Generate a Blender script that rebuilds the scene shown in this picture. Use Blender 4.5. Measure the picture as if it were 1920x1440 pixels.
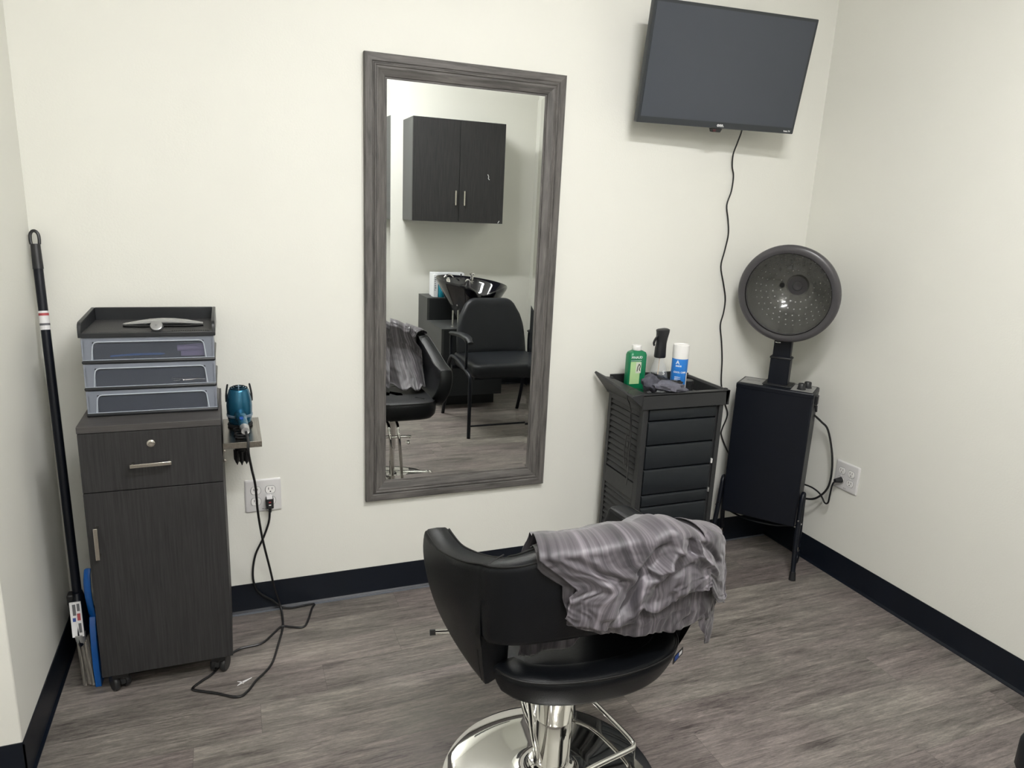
import bpy, bmesh, math, random
from mathutils import Vector, Matrix, noise
from math import pi, sin, cos, radians as RD

for o in list(bpy.data.objects):
    bpy.data.objects.remove(o)
SC = bpy.context.scene
COL = SC.collection

# ------------------------------------------------------------------ camera
cam_d = bpy.data.cameras.new('camera')
cam = bpy.data.objects.new('camera', cam_d)
COL.objects.link(cam)
cam_d.sensor_fit = 'HORIZONTAL'
cam_d.sensor_width = 36.0
cam_d.lens = 36.0 * 1335.0 / 1920.0
cam_d.clip_start = 0.02
YAW, PIT, ROL = -.3839, -.2403, -.0463
Mc = (Matrix.Rotation(YAW, 3, 'Z') @ Matrix.Rotation(PIT, 3, 'X') @ Matrix.Rotation(ROL, 3, 'Y') @ Matrix.Rotation(pi / 2, 3, 'X'))
cam.matrix_world = Matrix.Translation((0, -2.3498, 1.383)) @ Mc.to_4x4()
SC.camera = cam

# ------------------------------------------------------------------ view / world / light
SC.view_settings.view_transform = 'Standard'
SC.view_settings.look = 'None'
SC.view_settings.gamma = 1.0
SC.view_settings.exposure = 0.66
SC.view_settings.use_curve_mapping = False
W = bpy.data.worlds.new('world')
SC.world = W
W.use_nodes = True
W.node_tree.nodes['Background'].inputs[0].default_value = (.9, .95, 1, 1)
W.node_tree.nodes['Background'].inputs[1].default_value = 0.35

CEIL = 2.60
XL, XR, YF = -.505, 2.227, -2.92


LIGHTS = [((.84, -1.72, 2.525), .66, .12, 92.0), ((-1.0, -2.3, 2.525), .60, .12, 10.0), ((.30, -2.66, 2.525), .60, .12, 84.0)]  # last entry is an unseen fill, added to brighten the lower walls
# (x, y, z), length, width, brightness of the glowing diffuser; the fixtures are built with the ceiling


# ------------------------------------------------------------------ materials
def newmat(name):
    m = bpy.data.materials.new(name)
    m.use_nodes = True
    nt = m.node_tree
    b = nt.nodes['Principled BSDF']
    return m, nt, b


def N(nt, t, **kw):
    n = nt.nodes.new(t)
    for k, v in kw.items():
        if k.startswith('i_'):
            n.inputs[k[2:].replace('_', ' ')].default_value = v
        else:
            setattr(n, k, v)
    return n


def simple(name, col, rough=.5, metal=0., spec=.5, bump=0., bscale=200., var=.06, vscale=6., coat=0., detail=3):
    """principled material with slight procedural mottling and bump"""
    m, nt, b = newmat(name)
    b.inputs['Roughness'].default_value = rough
    b.inputs['Metallic'].default_value = metal
    b.inputs['Specular IOR Level'].default_value = spec
    b.inputs['Coat Weight'].default_value = coat
    tc = N(nt, 'ShaderNodeTexCoord')
    no = N(nt, 'ShaderNodeTexNoise')
    no.inputs['Scale'].default_value = vscale
    no.inputs['Detail'].default_value = detail
    nt.links.new(tc.outputs['Object'], no.inputs['Vector'])
    r = N(nt, 'ShaderNodeValToRGB')
    r.color_ramp.elements[0].position = .3
    r.color_ramp.elements[1].position = .7
    a = [c * (1 - var) for c in col]
    c2 = [min(1, c * (1 + var)) for c in col]
    r.color_ramp.elements[0].color = (*a, 1)
    r.color_ramp.elements[1].color = (*c2, 1)
    nt.links.new(no.outputs['Fac'], r.inputs['Fac'])
    nt.links.new(r.outputs['Color'], b.inputs['Base Color'])
    if bump > 0:
        n2 = N(nt, 'ShaderNodeTexNoise')
        n2.inputs['Scale'].default_value = bscale
        n2.inputs['Detail'].default_value = 4
        nt.links.new(tc.outputs['Object'], n2.inputs['Vector'])
        bu = N(nt, 'ShaderNodeBump')
        bu.inputs['Strength'].default_value = bump
        bu.inputs['Distance'].default_value = .002
        nt.links.new(n2.outputs['Fac'], bu.inputs['Height'])
        nt.links.new(bu.outputs['Normal'], b.inputs['Normal'])
    return m


def grain(name, c1, c2, axis='Z', stretch=30., scale=2.5, rough=.5, spec=.4, bump=.1, contrast=(.35, .65), fine=1.0, world=False):
    """wood-like grain running along the given object axis"""
    m, nt, b = newmat(name)
    b.inputs['Roughness'].default_value = rough
    b.inputs['Specular IOR Level'].default_value = spec
    tc = N(nt, 'ShaderNodeTexCoord')
    mp = N(nt, 'ShaderNodeMapping')
    s = {'X': (1, stretch, stretch), 'Y': (stretch, 1, stretch), 'Z': (stretch, stretch, 1)}[axis]
    mp.inputs['Scale'].default_value = s
    nt.links.new(tc.outputs['Object'], mp.inputs['Vector'])
    no = N(nt, 'ShaderNodeTexNoise')
    no.inputs['Scale'].default_value = scale
    no.inputs['Detail'].default_value = 6
    no.inputs['Roughness'].default_value = .65
    no.inputs['Distortion'].default_value = .4
    nt.links.new(mp.outputs['Vector'], no.inputs['Vector'])
    r = N(nt, 'ShaderNodeValToRGB')
    r.color_ramp.elements[0].position = contrast[0]
    r.color_ramp.elements[1].position = contrast[1]
    r.color_ramp.elements[0].color = (*c1, 1)
    r.color_ramp.elements[1].color = (*c2, 1)
    nt.links.new(no.outputs['Fac'], r.inputs['Fac'])
    nt.links.new(r.outputs['Color'], b.inputs['Base Color'])
    bu = N(nt, 'ShaderNodeBump')
    bu.inputs['Strength'].default_value = bump
    bu.inputs['Distance'].default_value = .001
    nt.links.new(no.outputs['Fac'], bu.inputs['Height'])
    nt.links.new(bu.outputs['Normal'], b.inputs['Normal'])
    return m


def floor_mat():
    m, nt, b = newmat('vinyl_plank_floor')
    L = nt.links.new
    PW, PL = .1245, 1.22

    def mth(op, a, c=None, d=None):
        x = N(nt, 'ShaderNodeMath', operation=op)
        for i, q in enumerate((a, c, d)):
            if q is None:
                continue
            if isinstance(q, (int, float)):
                x.inputs[i].default_value = q
            else:
                L(q, x.inputs[i])
        return x.outputs[0]
    tc = N(nt, 'ShaderNodeTexCoord')
    sp = N(nt, 'ShaderNodeSeparateXYZ')
    L(tc.outputs['Object'], sp.inputs[0])
    X_, Y_ = sp.outputs[0], sp.outputs[1]
    yr = mth('DIVIDE', Y_, PW)
    row = mth('FLOOR', yr)
    wn = N(nt, 'ShaderNodeTexWhiteNoise', noise_dimensions='1D')
    L(mth('ADD', row, 7.3), wn.inputs['W'])
    xr = mth('ADD', mth('DIVIDE', X_, PL), mth('MULTIPLY', wn.outputs['Value'], 5.0))
    pid = mth('FLOOR', xr)
    cb = N(nt, 'ShaderNodeCombineXYZ')
    L(row, cb.inputs[0])
    L(pid, cb.inputs[1])
    wn2 = N(nt, 'ShaderNodeTexWhiteNoise', noise_dimensions='3D')
    L(cb.outputs[0], wn2.inputs['Vector'])
    fy = mth('FRACT', yr)
    fx = mth('FRACT', xr)
    dy = mth('MULTIPLY', mth('MINIMUM', fy, mth('SUBTRACT', 1.0, fy)), PW)
    dx = mth('MULTIPLY', mth('MINIMUM', fx, mth('SUBTRACT', 1.0, fx)), PL)
    de = mth('MINIMUM', dy, dx)
    seam = N(nt, 'ShaderNodeMapRange')
    seam.inputs['From Min'].default_value = .0002
    seam.inputs['From Max'].default_value = .0011
    seam.inputs['To Min'].default_value = .62
    L(de, seam.inputs['Value'])
    sh = N(nt, 'ShaderNodeVectorMath', operation='MULTIPLY')
    L(wn2.outputs['Color'], sh.inputs[0])
    sh.inputs[1].default_value = (13.7, 9.3, 5.1)
    ad = N(nt, 'ShaderNodeVectorMath', operation='ADD')
    L(tc.outputs['Object'], ad.inputs[0])
    L(sh.outputs[0], ad.inputs[1])

    def gn(sc, scale, det, dist, rough=.6):
        mp = N(nt, 'ShaderNodeMapping')
        mp.inputs['Scale'].default_value = sc
        L(ad.outputs[0], mp.inputs['Vector'])
        n = N(nt, 'ShaderNodeTexNoise')
        n.inputs['Scale'].default_value = scale
        n.inputs['Detail'].default_value = det
        n.inputs['Roughness'].default_value = rough
        n.inputs['Distortion'].default_value = dist
        L(mp.outputs['Vector'], n.inputs['Vector'])
        return n.outputs['Fac']
    wide = gn((1.0, 5.5, 1), 3.2, 5, .9, .6)
    streak = gn((1.0, 13, 1), 8.5, 9, .5, .78)
    pores = gn((1.0, 7, 1), 55, 4, .3, .8)
    lines = gn((.55, 9, 1), 2.6, 2, 1.8, .5)
    # thin dark cathedral lines where a smooth field crosses set levels
    ln = mth('ABSOLUTE', mth('SUBTRACT', mth('FRACT', mth('MULTIPLY', lines, 7.0)), .5))
    lnm = N(nt, 'ShaderNodeMapRange')
    lnm.inputs['From Min'].default_value = .0
    lnm.inputs['From Max'].default_value = .13
    lnm.inputs['To Min'].default_value = 1.0
    lnm.inputs['To Max'].default_value = 0.0
    L(ln, lnm.inputs['Value'])
    mask = gn((1.2, 3, 1), 1.9, 2, .5)
    mk = N(nt, 'ShaderNodeMapRange')
    mk.inputs['From Min'].default_value = .48
    mk.inputs['From Max'].default_value = .66
    L(mask, mk.inputs['Value'])
    f = mth('MULTIPLY_ADD', wide, .42, -.185)
    f = mth('MULTIPLY_ADD', streak, .66, f)
    f = mth('MULTIPLY_ADD', pores, .36, f)
    f = mth('MULTIPLY_ADD', wn2.outputs['Value'], .075, f)
    f = mth('SUBTRACT', f, mth('MULTIPLY', mth('MULTIPLY', lnm.outputs['Result'], mk.outputs['Result']), .14))
    # knots
    vo = N(nt, 'ShaderNodeTexVoronoi')
    mpv = N(nt, 'ShaderNodeMapping')
    mpv.inputs['Scale'].default_value = (2.1, 6.2, 1)
    L(ad.outputs[0], mpv.inputs['Vector'])
    L(mpv.outputs['Vector'], vo.inputs['Vector'])
    vo.inputs['Scale'].default_value = 1.0
    kn = N(nt, 'ShaderNodeMapRange')
    kn.inputs['From Min'].default_value = .02
    kn.inputs['From Max'].default_value = .20
    kn.inputs['To Min'].default_value = .16
    kn.inputs['To Max'].default_value = 0
    L(vo.outputs['Distance'], kn.inputs['Value'])
    f = mth('SUBTRACT', f, kn.outputs['Result'])
    r = N(nt, 'ShaderNodeValToRGB')
    e = r.color_ramp.elements
    e[0].position = .30
    e[0].color = (.030, .024, .023, 1)
    e[1].position = .82
    e[1].color = (.37, .325, .29, 1)
    for p_, c_ in ((.42, (.074, .064, .060, 1)), (.52, (.132, .116, .108, 1)), (.60, (.186, .165, .152, 1)), (.69, (.265, .238, .215, 1))):
        x = e.new(p_)
        x.color = c_
    L(f, r.inputs['Fac'])
    drift = N(nt, 'ShaderNodeTexNoise')
    drift.inputs['Scale'].default_value = 1.7
    L(ad.outputs[0], drift.inputs['Vector'])
    dr = N(nt, 'ShaderNodeValToRGB')
    dr.color_ramp.elements[0].color = (1.01, .985, .99, 1)
    dr.color_ramp.elements[1].color = (.975, 1.0, .965, 1)
    dr.color_ramp.elements[0].position = .42
    dr.color_ramp.elements[1].position = .58
    L(drift.outputs['Fac'], dr.inputs['Fac'])
    m1 = N(nt, 'ShaderNodeMix', data_type='RGBA', blend_type='MULTIPLY')
    m1.inputs['Factor'].default_value = 1
    L(r.outputs['Color'], m1.inputs[6])
    L(dr.outputs['Color'], m1.inputs[7])
    m2 = N(nt, 'ShaderNodeVectorMath', operation='SCALE')
    L(m1.outputs[2], m2.inputs[0])
    L(seam.outputs['Result'], m2.inputs['Scale'])
    L(m2.outputs[0], b.inputs['Base Color'])
    b.inputs['Roughness'].default_value = .42
    b.inputs['Specular IOR Level'].default_value = .36
    bu = N(nt, 'ShaderNodeBump')
    bu.inputs['Strength'].default_value = .3
    bu.inputs['Distance'].default_value = .0012
    L(f, bu.inputs['Height'])
    L(bu.outputs['Normal'], b.inputs['Normal'])
    return m


def cape_mat():
    m, nt, b = newmat('striped_cape_cloth')
    L = nt.links.new
    uv = N(nt, 'ShaderNodeUVMap')
    mp = N(nt, 'ShaderNodeMapping')
    mp.inputs['Scale'].default_value = (60, .55, 1)
    L(uv.outputs['UV'], mp.inputs['Vector'])
    n1 = N(nt, 'ShaderNodeTexNoise')
    n1.inputs['Scale'].default_value = 1
    n1.inputs['Detail'].default_value = 3.5
    n1.inputs['Roughness'].default_value = .7
    L(mp.outputs['Vector'], n1.inputs['Vector'])
    mp2 = N(nt, 'ShaderNodeMapping')
    mp2.inputs['Scale'].default_value = (15, .3, 1)
    L(uv.outputs['UV'], mp2.inputs['Vector'])
    n2 = N(nt, 'ShaderNodeTexNoise')
    n2.inputs['Scale'].default_value = 1
    n2.inputs['Detail'].default_value = 1
    L(mp2.outputs['Vector'], n2.inputs['Vector'])
    a = N(nt, 'ShaderNodeMath', operation='MULTIPLY_ADD')
    L(n1.outputs['Fac'], a.inputs[0])
    a.inputs[1].default_value = .7
    x = N(nt, 'ShaderNodeMath', operation='MULTIPLY')
    L(n2.outputs['Fac'], x.inputs[0])
    x.inputs[1].default_value = .38
    L(x.outputs[0], a.inputs[2])
    r = N(nt, 'ShaderNodeValToRGB')
    e = r.color_ramp.elements
    e[0].position = .42
    e[0].color = (.022, .0195, .024, 1)
    e[1].position = .66
    e[1].color = (.165, .148, .166, 1)
    q = e.new(.54)
    q.color = (.070, .062, .071, 1)
    L(a.outputs[0], r.inputs['Fac'])
    L(r.outputs['Color'], b.inputs['Base Color'])
    b.inputs['Roughness'].default_value = .5
    b.inputs['Specular IOR Level'].default_value = .45
    b.inputs['Sheen Weight'].default_value = .2
    return m


def plastic_clear(name, col, alpha, rough=.3, spec=.5):
    m, nt, b = newmat(name)
    b.inputs['Base Color'].default_value = (*col, 1)
    b.inputs['Alpha'].default_value = alpha
    b.inputs['Roughness'].default_value = rough
    b.inputs['Specular IOR Level'].default_value = spec
    tc = N(nt, 'ShaderNodeTexCoord')
    no = N(nt, 'ShaderNodeTexNoise')
    no.inputs['Scale'].default_value = 9
    nt.links.new(tc.outputs['Object'], no.inputs['Vector'])
    mr = N(nt, 'ShaderNodeMapRange')
    mr.inputs['To Min'].default_value = max(0, alpha - .04)
    mr.inputs['To Max'].default_value = min(1, alpha + .04)
    nt.links.new(no.outputs['Fac'], mr.inputs['Value'])
    nt.links.new(mr.outputs['Result'], b.inputs['Alpha'])
    return m


def emis(name, col, s):
    m, nt, b = newmat(name)
    b.inputs['Base Color'].default_value = (.9, .9, .9, 1)
    b.inputs['Emission Color'].default_value = (*col, 1)
    b.inputs['Emission Strength'].default_value = s
    return m


M = {}
M['wall'] = simple('wall_paint', (.768, .764, .705), rough=.58, spec=.25, bump=.18, bscale=160, var=.008, vscale=3)
M['ceiling'] = simple('ceiling_paint', (.84, .83, .80), rough=.9, spec=.1, bump=.2, bscale=90, var=.02)
M['floor'] = floor_mat()
M['base'] = simple('black_vinyl_base', (.0035, .0058, .0110), rough=.36, spec=.35, var=.12, bump=.03, bscale=30)
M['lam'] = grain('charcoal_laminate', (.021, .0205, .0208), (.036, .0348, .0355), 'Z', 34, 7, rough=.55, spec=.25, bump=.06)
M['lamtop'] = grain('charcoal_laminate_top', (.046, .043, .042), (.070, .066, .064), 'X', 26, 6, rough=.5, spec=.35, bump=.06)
M['wood_v'] = grain('grey_wood_upright', (.038, .036, .034), (.172, .160, .15), 'Z', 12, 7, rough=.55, spec=.35, bump=.3, contrast=(.27, .75))
M['wood_h'] = grain('grey_wood_level', (.038, .036, .034), (.172, .160, .15), 'X', 12, 7, rough=.55, spec=.35, bump=.3, contrast=(.27, .75))
M['wood_d'] = grain('grey_wood_groove', (.012, .011, .011), (.04, .038, .036), 'X', 12, 7)
M['leather'] = simple('black_leather', (.0036, .0044, .0060), rough=.42, spec=.25, bump=.22, bscale=420, var=.1, vscale=20)
M['leather2'] = simple('black_vinyl_upholstery', (.0085, .0100, .0130), rough=.45, spec=.35, bump=.15, bscale=300, var=.1, vscale=12)
M['thread'] = simple('black_piping', (.003, .003, .0035), rough=.6)
M['chrome'] = simple('chrome', (.72, .71, .69), rough=.045, metal=1, var=.015, vscale=3)
M['brush'] = grain('brushed_steel', (.27, .25, .225), (.42, .40, .365), 'Y', 40, 6, rough=.25, bump=.02)
M['brush'].node_tree.nodes['Principled BSDF'].inputs['Metallic'].default_value = 1
M['nickel'] = simple('satin_nickel', (.62, .59, .54), rough=.24, metal=1, var=.04)
M['mirror'] = simple('mirror_glass', (.86, .88, .865), rough=.0, metal=1, var=.0)
M['black'] = simple('black_plastic', (.014, .0145, .016), rough=.42, spec=.45, var=.12, vscale=15)
M['trolley'] = simple('trolley_plastic', (.0250, .0258, .0268), rough=.46, spec=.38, var=.1, vscale=9, bump=.12, bscale=350)
M['trolleyd'] = simple('trolley_drawer_plastic', (.0085, .0110, .0140), rough=.42, spec=.35, var=.12, vscale=7, bump=.1, bscale=350)
M['gap'] = simple('dark_gap', (.002, .002, .0022), rough=.8, spec=.1)
M['steelblk'] = simple('black_coated_steel', (.0030, .0045, .0090), rough=.42, spec=.32, var=.1, vscale=6)
M['rubber'] = simple('black_rubber', (.012, .012, .013), rough=.65, spec=.3)
M['cord'] = simple('black_cord', (.006, .006, .007), rough=.4)
M['screen'] = simple('tv_screen', (.048, .055, .069), rough=.30, spec=.45, var=.03, vscale=2)
M['bezel'] = simple('tv_bezel', (.022, .026, .031), rough=.32, spec=.5)
M['white'] = simple('white_plastic', (.80, .79, .77), rough=.3, var=.02)
M['socket'] = simple('outlet_plastic', (.66, .65, .645), rough=.35, var=.02)
M['slot'] = simple('outlet_slot', (.03, .03, .03), rough=.6)
M['teal'] = simple('metallic_teal', (.015, .115, .20), rough=.27, metal=.6, spec=.5, var=.1, coat=.4)
M['tealband'] = simple('grey_blue_band', (.20, .27, .35), rough=.3, metal=.4)
M['green'] = simple('green_bottle', (.004, .175, .07), rough=.33, var=.06)
M['lime'] = simple('label_pale_green', (.42, .62, .30), rough=.5)
M['cream'] = simple('label_cream', (.62, .65, .55), rough=.5)
M['blue'] = simple('blue_can', (.022, .19, .60), rough=.3, var=.05)
M['navy'] = simple('navy_label', (.01, .06, .3), rough=.4)
M['ink'] = simple('white_lettering', (.85, .86, .86), rough=.5, var=.01)
M['inkb'] = simple('black_lettering', (.02, .02, .02), rough=.5)
M['clear'] = plastic_clear('clear_plastic', (.75, .77, .78), .22, .08)
M['frost'] = plastic_clear('frosted_plastic', (.27, .295, .35), .62, .3)
M['frost_w'] = plastic_clear('frosted_plastic_window', (.12, .135, .17), .34, .18)
M['frost_e'] = plastic_clear('frosted_plastic_edge', (.50, .54, .60), .8, .3)
M['tray'] = simple('tower_black_plastic', (.014, .0155, .018), rough=.36, spec=.5, var=.1)
M['trayf'] = simple('tower_tray_mat', (.022, .022, .024), rough=.6, bump=.6, bscale=260)
M['knife'] = simple('silver_plastic', (.38, .385, .39), rough=.26, metal=.65, var=.04)
M['lilac'] = simple('lilac_plastic', (.30, .23, .45), rough=.4)
M['bluedp'] = simple('blue_dustpan_plastic', (.004, .105, .42), rough=.34, var=.06)
M['bristle'] = grain('bristle_fibre', (.10, .092, .08), (.36, .335, .30), 'Z', 60, 5, rough=.7)
M['stick'] = simple('sticker_paper', (.74, .73, .74), rough=.5, var=.05, vscale=60)
M['stickr'] = simple('sticker_red', (.42, .06, .07), rough=.5)
M['stickg'] = simple('sticker_grey_print', (.12, .12, .13), rough=.5)
M['ring'] = simple('smoked_rim_plastic', (.066, .063, .067), rough=.30, spec=.5, var=.04)
M['dome'] = plastic_clear('smoked_dome_plastic', (.105, .105, .095), .80, .12, .55)
M['shell'] = plastic_clear('smoked_shell_plastic', (.10, .10, .092), .72, .2, .5)
M['domedk'] = simple('dome_hole', (.008, .008, .008), rough=.4)
M['plate'] = simple('printed_panel', (.34, .34, .33), rough=.35, metal=.3, var=.05)
M['dark_fabric'] = simple('dark_grey_fabric', (.060, .060, .078), rough=.7, bump=.5, bscale=500, var=.25, vscale=40)
M['fabric_blk'] = simple('black_satin_fabric', (.008, .008, .009), rough=.4, spec=.5)
M['fabric_g'] = simple('grey_fabric', (.115, .115, .142), rough=.6, bump=.5, bscale=500, var=.15, vscale=60)
M['cape'] = cape_mat()
M['ceramic'] = simple('black_ceramic', (.006, .006, .009), rough=.05, spec=.6, coat=.5)
M['shlam'] = simple('sink_cabinet_laminate', (.045, .047, .046), rough=.45, spec=.35, var=.06)
M['shdark'] = simple('sink_cabinet_face', (.016, .018, .019), rough=.45, spec=.35, var=.06)
M['paper'] = simple('white_carton', (.78, .80, .82), rough=.5, var=.03)
M['tealb'] = simple('teal_plastic', (.01, .22, .30), rough=.35)
M['lampw'] = simple('lamp_housing', (.8, .8, .8), rough=.4)


# ------------------------------------------------------------------ geometry helpers
class MB:
    def __init__(s):
        s.v = []
        s.f = []
        s.uv = None

    def add(s, vs, fs):
        n = len(s.v)
        s.v += [tuple(v) for v in vs]
        s.f += [tuple(i + n for i in f) for f in fs]
        return s

    def box(s, x0, x1, y0, y1, z0, z1):
        vs = [(x, y, z) for z in (z0, z1) for y in (y0, y1) for x in (x0, x1)]
        return s.add(vs, [(0, 2, 3, 1), (4, 5, 7, 6), (0, 1, 5, 4), (2, 6, 7, 3), (0, 4, 6, 2), (1, 3, 7, 5)])

    def hexa(s, p):
        """8 corners: 4 bottom loop, 4 top loop"""
        return s.add(p, [(3, 2, 1, 0), (4, 5, 6, 7), (0, 1, 5, 4), (1, 2, 6, 5), (2, 3, 7, 6), (3, 0, 4, 7)])

    def prism(s, poly, a, b, axis='Z'):
        """poly 2D extruded along axis from a to b"""
        def mk(p, t):
            return {'Z': (p[0], p[1], t), 'Y': (p[0], t, p[1]), 'X': (t, p[0], p[1])}[axis]
        n = len(poly)
        vs = [mk(p, a) for p in poly] + [mk(p, b) for p in poly]
        fs = [tuple(range(n - 1, -1, -1)), tuple(range(n, 2 * n))]
        fs += [(i, (i + 1) % n, n + (i + 1) % n, n + i) for i in range(n)]
        return s.add(vs, fs)

    def lathe(s, prof, c=(0, 0, 0), axis=(0, 0, 1), seg=40, cap=True):
        """prof: list of (r, h) along axis"""
        ax = Vector(axis).normalized()
        a = ax.orthogonal().normalized()
        b = ax.cross(a)
        c = Vector(c)
        vs = []
        for (r, h) in prof:
            for i in range(seg):
                t = 2 * pi * i / seg
                vs.append(c + ax * h + (a * cos(t) + b * sin(t)) * r)
        fs = []
        for j in range(len(prof) - 1):
            for i in range(seg):
                k = (i + 1) % seg
                fs.append((j * seg + i, j * seg + k, (j + 1) * seg + k, (j + 1) * seg + i))
        if cap:
            if prof[0][0] > 1e-6:
                fs.append(tuple(range(seg - 1, -1, -1)))
            if prof[-1][0] > 1e-6:
                fs.append(tuple((len(prof) - 1) * seg + i for i in range(seg)))
        return s.add(vs, fs)

    def cyl(s, p, q, r, r2=None, seg=24):
        p = Vector(p)
        q = Vector(q)
        return s.lathe([(r, 0), (r if r2 is None else r2, (q - p).length)], p, q - p, seg)

    def tube(s, pts, r, seg=10, smooth=True, n=6, closed=False, flat=None):
        P = [Vector(p) for p in pts]
        if smooth and len(P) > 2:
            Q = []
            m = len(P)
            for i in range(m if closed else m - 1):
                p0 = P[(i - 1) % m] if closed else P[max(i - 1, 0)]
                p1 = P[i]
                p2 = P[(i + 1) % m]
                p3 = P[(i + 2) % m] if closed else P[min(i + 2, m - 1)]
                for k in range(n):
                    t = k / n
                    Q.append(.5 * ((2 * p1) + (p2 - p0) * t + (2 * p0 - 5 * p1 + 4 * p2 - p3) * t * t + (3 * p1 - p0 - 3 * p2 + p3) * t ** 3))
            if not closed:
                Q.append(P[-1])
            P = Q
        m = len(P)
        T = []
        for i in range(m):
            a = P[(i - 1) % m] if (closed or i > 0) else P[0]
            b = P[(i + 1) % m] if (closed or i < m - 1) else P[-1]
            T.append((b - a).normalized())
        u = T[0].orthogonal().normalized()
        if flat:
            u = Vector(flat)
            u = (u - T[0] * u.dot(T[0])).normalized()
        vs = []
        for i in range(m):
            u = (u - T[i] * u.dot(T[i])).normalized()
            w = T[i].cross(u)
            rr = r[i * (len(r) - 1) // max(1, m - 1)] if isinstance(r, list) else r
            ra, rb = (rr if isinstance(rr, tuple) else (rr, rr))
            for k in range(seg):
                t = 2 * pi * k / seg
                vs.append(P[i] + u * cos(t) * ra + w * sin(t) * rb)
        fs = []
        for i in range(m if closed else m - 1):
            j = (i + 1) % m
            for k in range(seg):
                l = (k + 1) % seg
                fs.append((i * seg + k, i * seg + l, j * seg + l, j * seg + k))
        if not closed:
            fs.append(tuple(range(seg - 1, -1, -1)))
            fs.append(tuple((m - 1) * seg + k for k in range(seg)))
        return s.add(vs, fs)

    def rings(s, rings, cap=True):
        n = len(rings[0])
        vs = [p for r in rings for p in r]
        fs = []
        for j in range(len(rings) - 1):
            for i in range(n):
                k = (i + 1) % n
                fs.append((j * n + i, j * n + k, (j + 1) * n + k, (j + 1) * n + i))
        if cap:
            fs.append(tuple(range(n - 1, -1, -1)))
            fs.append(tuple((len(rings) - 1) * n + i for i in range(n)))
        return s.add(vs, fs)

    def pad(s, S, T, r, nu=24, nv=12, ecurve=.5):
        """closed cushion around a centre surface S(u,v); T thickness, r edge rounding in metres"""
        def sp(n):
            a = [0, .02, .06, .14]
            k = [a[-1] + (1 - 2 * a[-1]) * i / (n - 1) for i in range(n)]
            return a[:-1] + k + [1 - q for q in reversed(a[:-1])]
        U = sp(nu)
        V = sp(nv)
        P = [[Vector(S(u, v)) for v in V] for u in U]
        lu = sum((P[i + 1][len(V) // 2] - P[i][len(V) // 2]).length for i in range(len(U) - 1))
        lv = sum((P[len(U) // 2][i + 1] - P[len(U) // 2][i]).length for i in range(len(V) - 1))
        F = []
        B = []
        for i, u in enumerate(U):
            fr = []
            br = []
            for j, v in enumerate(V):
                du = P[min(i + 1, len(U) - 1)][j] - P[max(i - 1, 0)][j]
                dv = P[i][min(j + 1, len(V) - 1)] - P[i][max(j - 1, 0)]
                nn = du.cross(dv).normalized()
                d = min(min(u, 1 - u) * lu, min(v, 1 - v) * lv)
                q = 1 - min(d / r, 1)
                h = T / 2 * max(0, 1 - q ** 2) ** ecurve
                fr.append(P[i][j] + nn * h)
                br.append(P[i][j] - nn * h)
            F.append(fr)
            B.append(br)
        nV = len(V)
        nU = len(U)
        vs = [p for r_ in F for p in r_] + [p for r_ in B for p in r_]
        o = nU * nV
        fs = []
        for i in range(nU - 1):
            for j in range(nV - 1):
                a = i * nV + j
                fs.append((a, a + nV, a + nV + 1, a + 1))
                fs.append((o + a, o + a + 1, o + a + nV + 1, o + a + nV))
        return s.add(vs, fs)


def thing(name, label, cat, loc=(0, 0, 0), rotz=0., group=None):
    o = bpy.data.objects.new(name, None)
    o.empty_display_size = .05
    COL.objects.link(o)
    o.location = loc
    o.rotation_euler = (0, 0, rotz)
    tag(o, label, cat, group)
    return o


def tag(o, label=None, cat=None, group=None, kind=None):
    if label:
        o['label'] = label
    if cat:
        o['category'] = cat
    if group:
        o['group'] = group
    if kind:
        o['kind'] = kind
    return o


def wmat(o):
    m = Matrix.Translation(o.location) @ o.rotation_euler.to_matrix().to_4x4()
    if o.parent:
        m = wmat(o.parent) @ m
    return m


def obj(name, mb, mat, parent=None, world=False, bevel=0., bseg=2, smooth=40., label=None, origin=None, subsurf=0, weld=False):
    """links the collected shapes as ONE mesh object"""
    V = [Vector(v) for v in mb.v]
    if parent is not None and world:
        inv = wmat(parent).inverted()
        V = [inv @ v for v in V]
    org = Vector(origin) if origin else Vector((0, 0, 0))
    if parent is None and not origin and V:
        lo = Vector([min(v[i] for v in V) for i in range(3)])
        hi = Vector([max(v[i] for v in V) for i in range(3)])
        org = Vector(((lo.x + hi.x) / 2, (lo.y + hi.y) / 2, lo.z))
    V = [v - org for v in V]
    me = bpy.data.meshes.new(name)
    me.from_pydata([tuple(v) for v in V], [], mb.f)
    bm = bmesh.new()
    bm.from_mesh(me)
    if weld:
        bmesh.ops.remove_doubles(bm, verts=bm.verts, dist=1e-5)
    bmesh.ops.recalc_face_normals(bm, faces=bm.faces)
    bm.to_mesh(me)
    bm.free()
    if mb.uv:
        ul = me.uv_layers.new(name='UVMap')
        for p in me.polygons:
            for li in p.loop_indices:
                ul.data[li].uv = mb.uv[me.loops[li].vertex_index]
    me.materials.append(mat)
    for p in me.polygons:
        p.use_smooth = True
    try:
        me.set_sharp_from_angle(angle=RD(smooth))
    except Exception:
        pass
    o = bpy.data.objects.new(name, me)
    COL.objects.link(o)
    o.location = org
    if parent is not None:
        o.parent = parent
    if bevel > 0:
        b = o.modifiers.new('bevel', 'BEVEL')
        b.width = bevel
        b.segments = bseg
        b.limit_method = 'ANGLE'
        b.angle_limit = RD(35)
        b.harden_normals = False
    if subsurf:
        q = o.modifiers.new('sub', 'SUBSURF')
        q.levels = subsurf
        q.render_levels = subsurf
    if label:
        o['label'] = label
    return o


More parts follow.
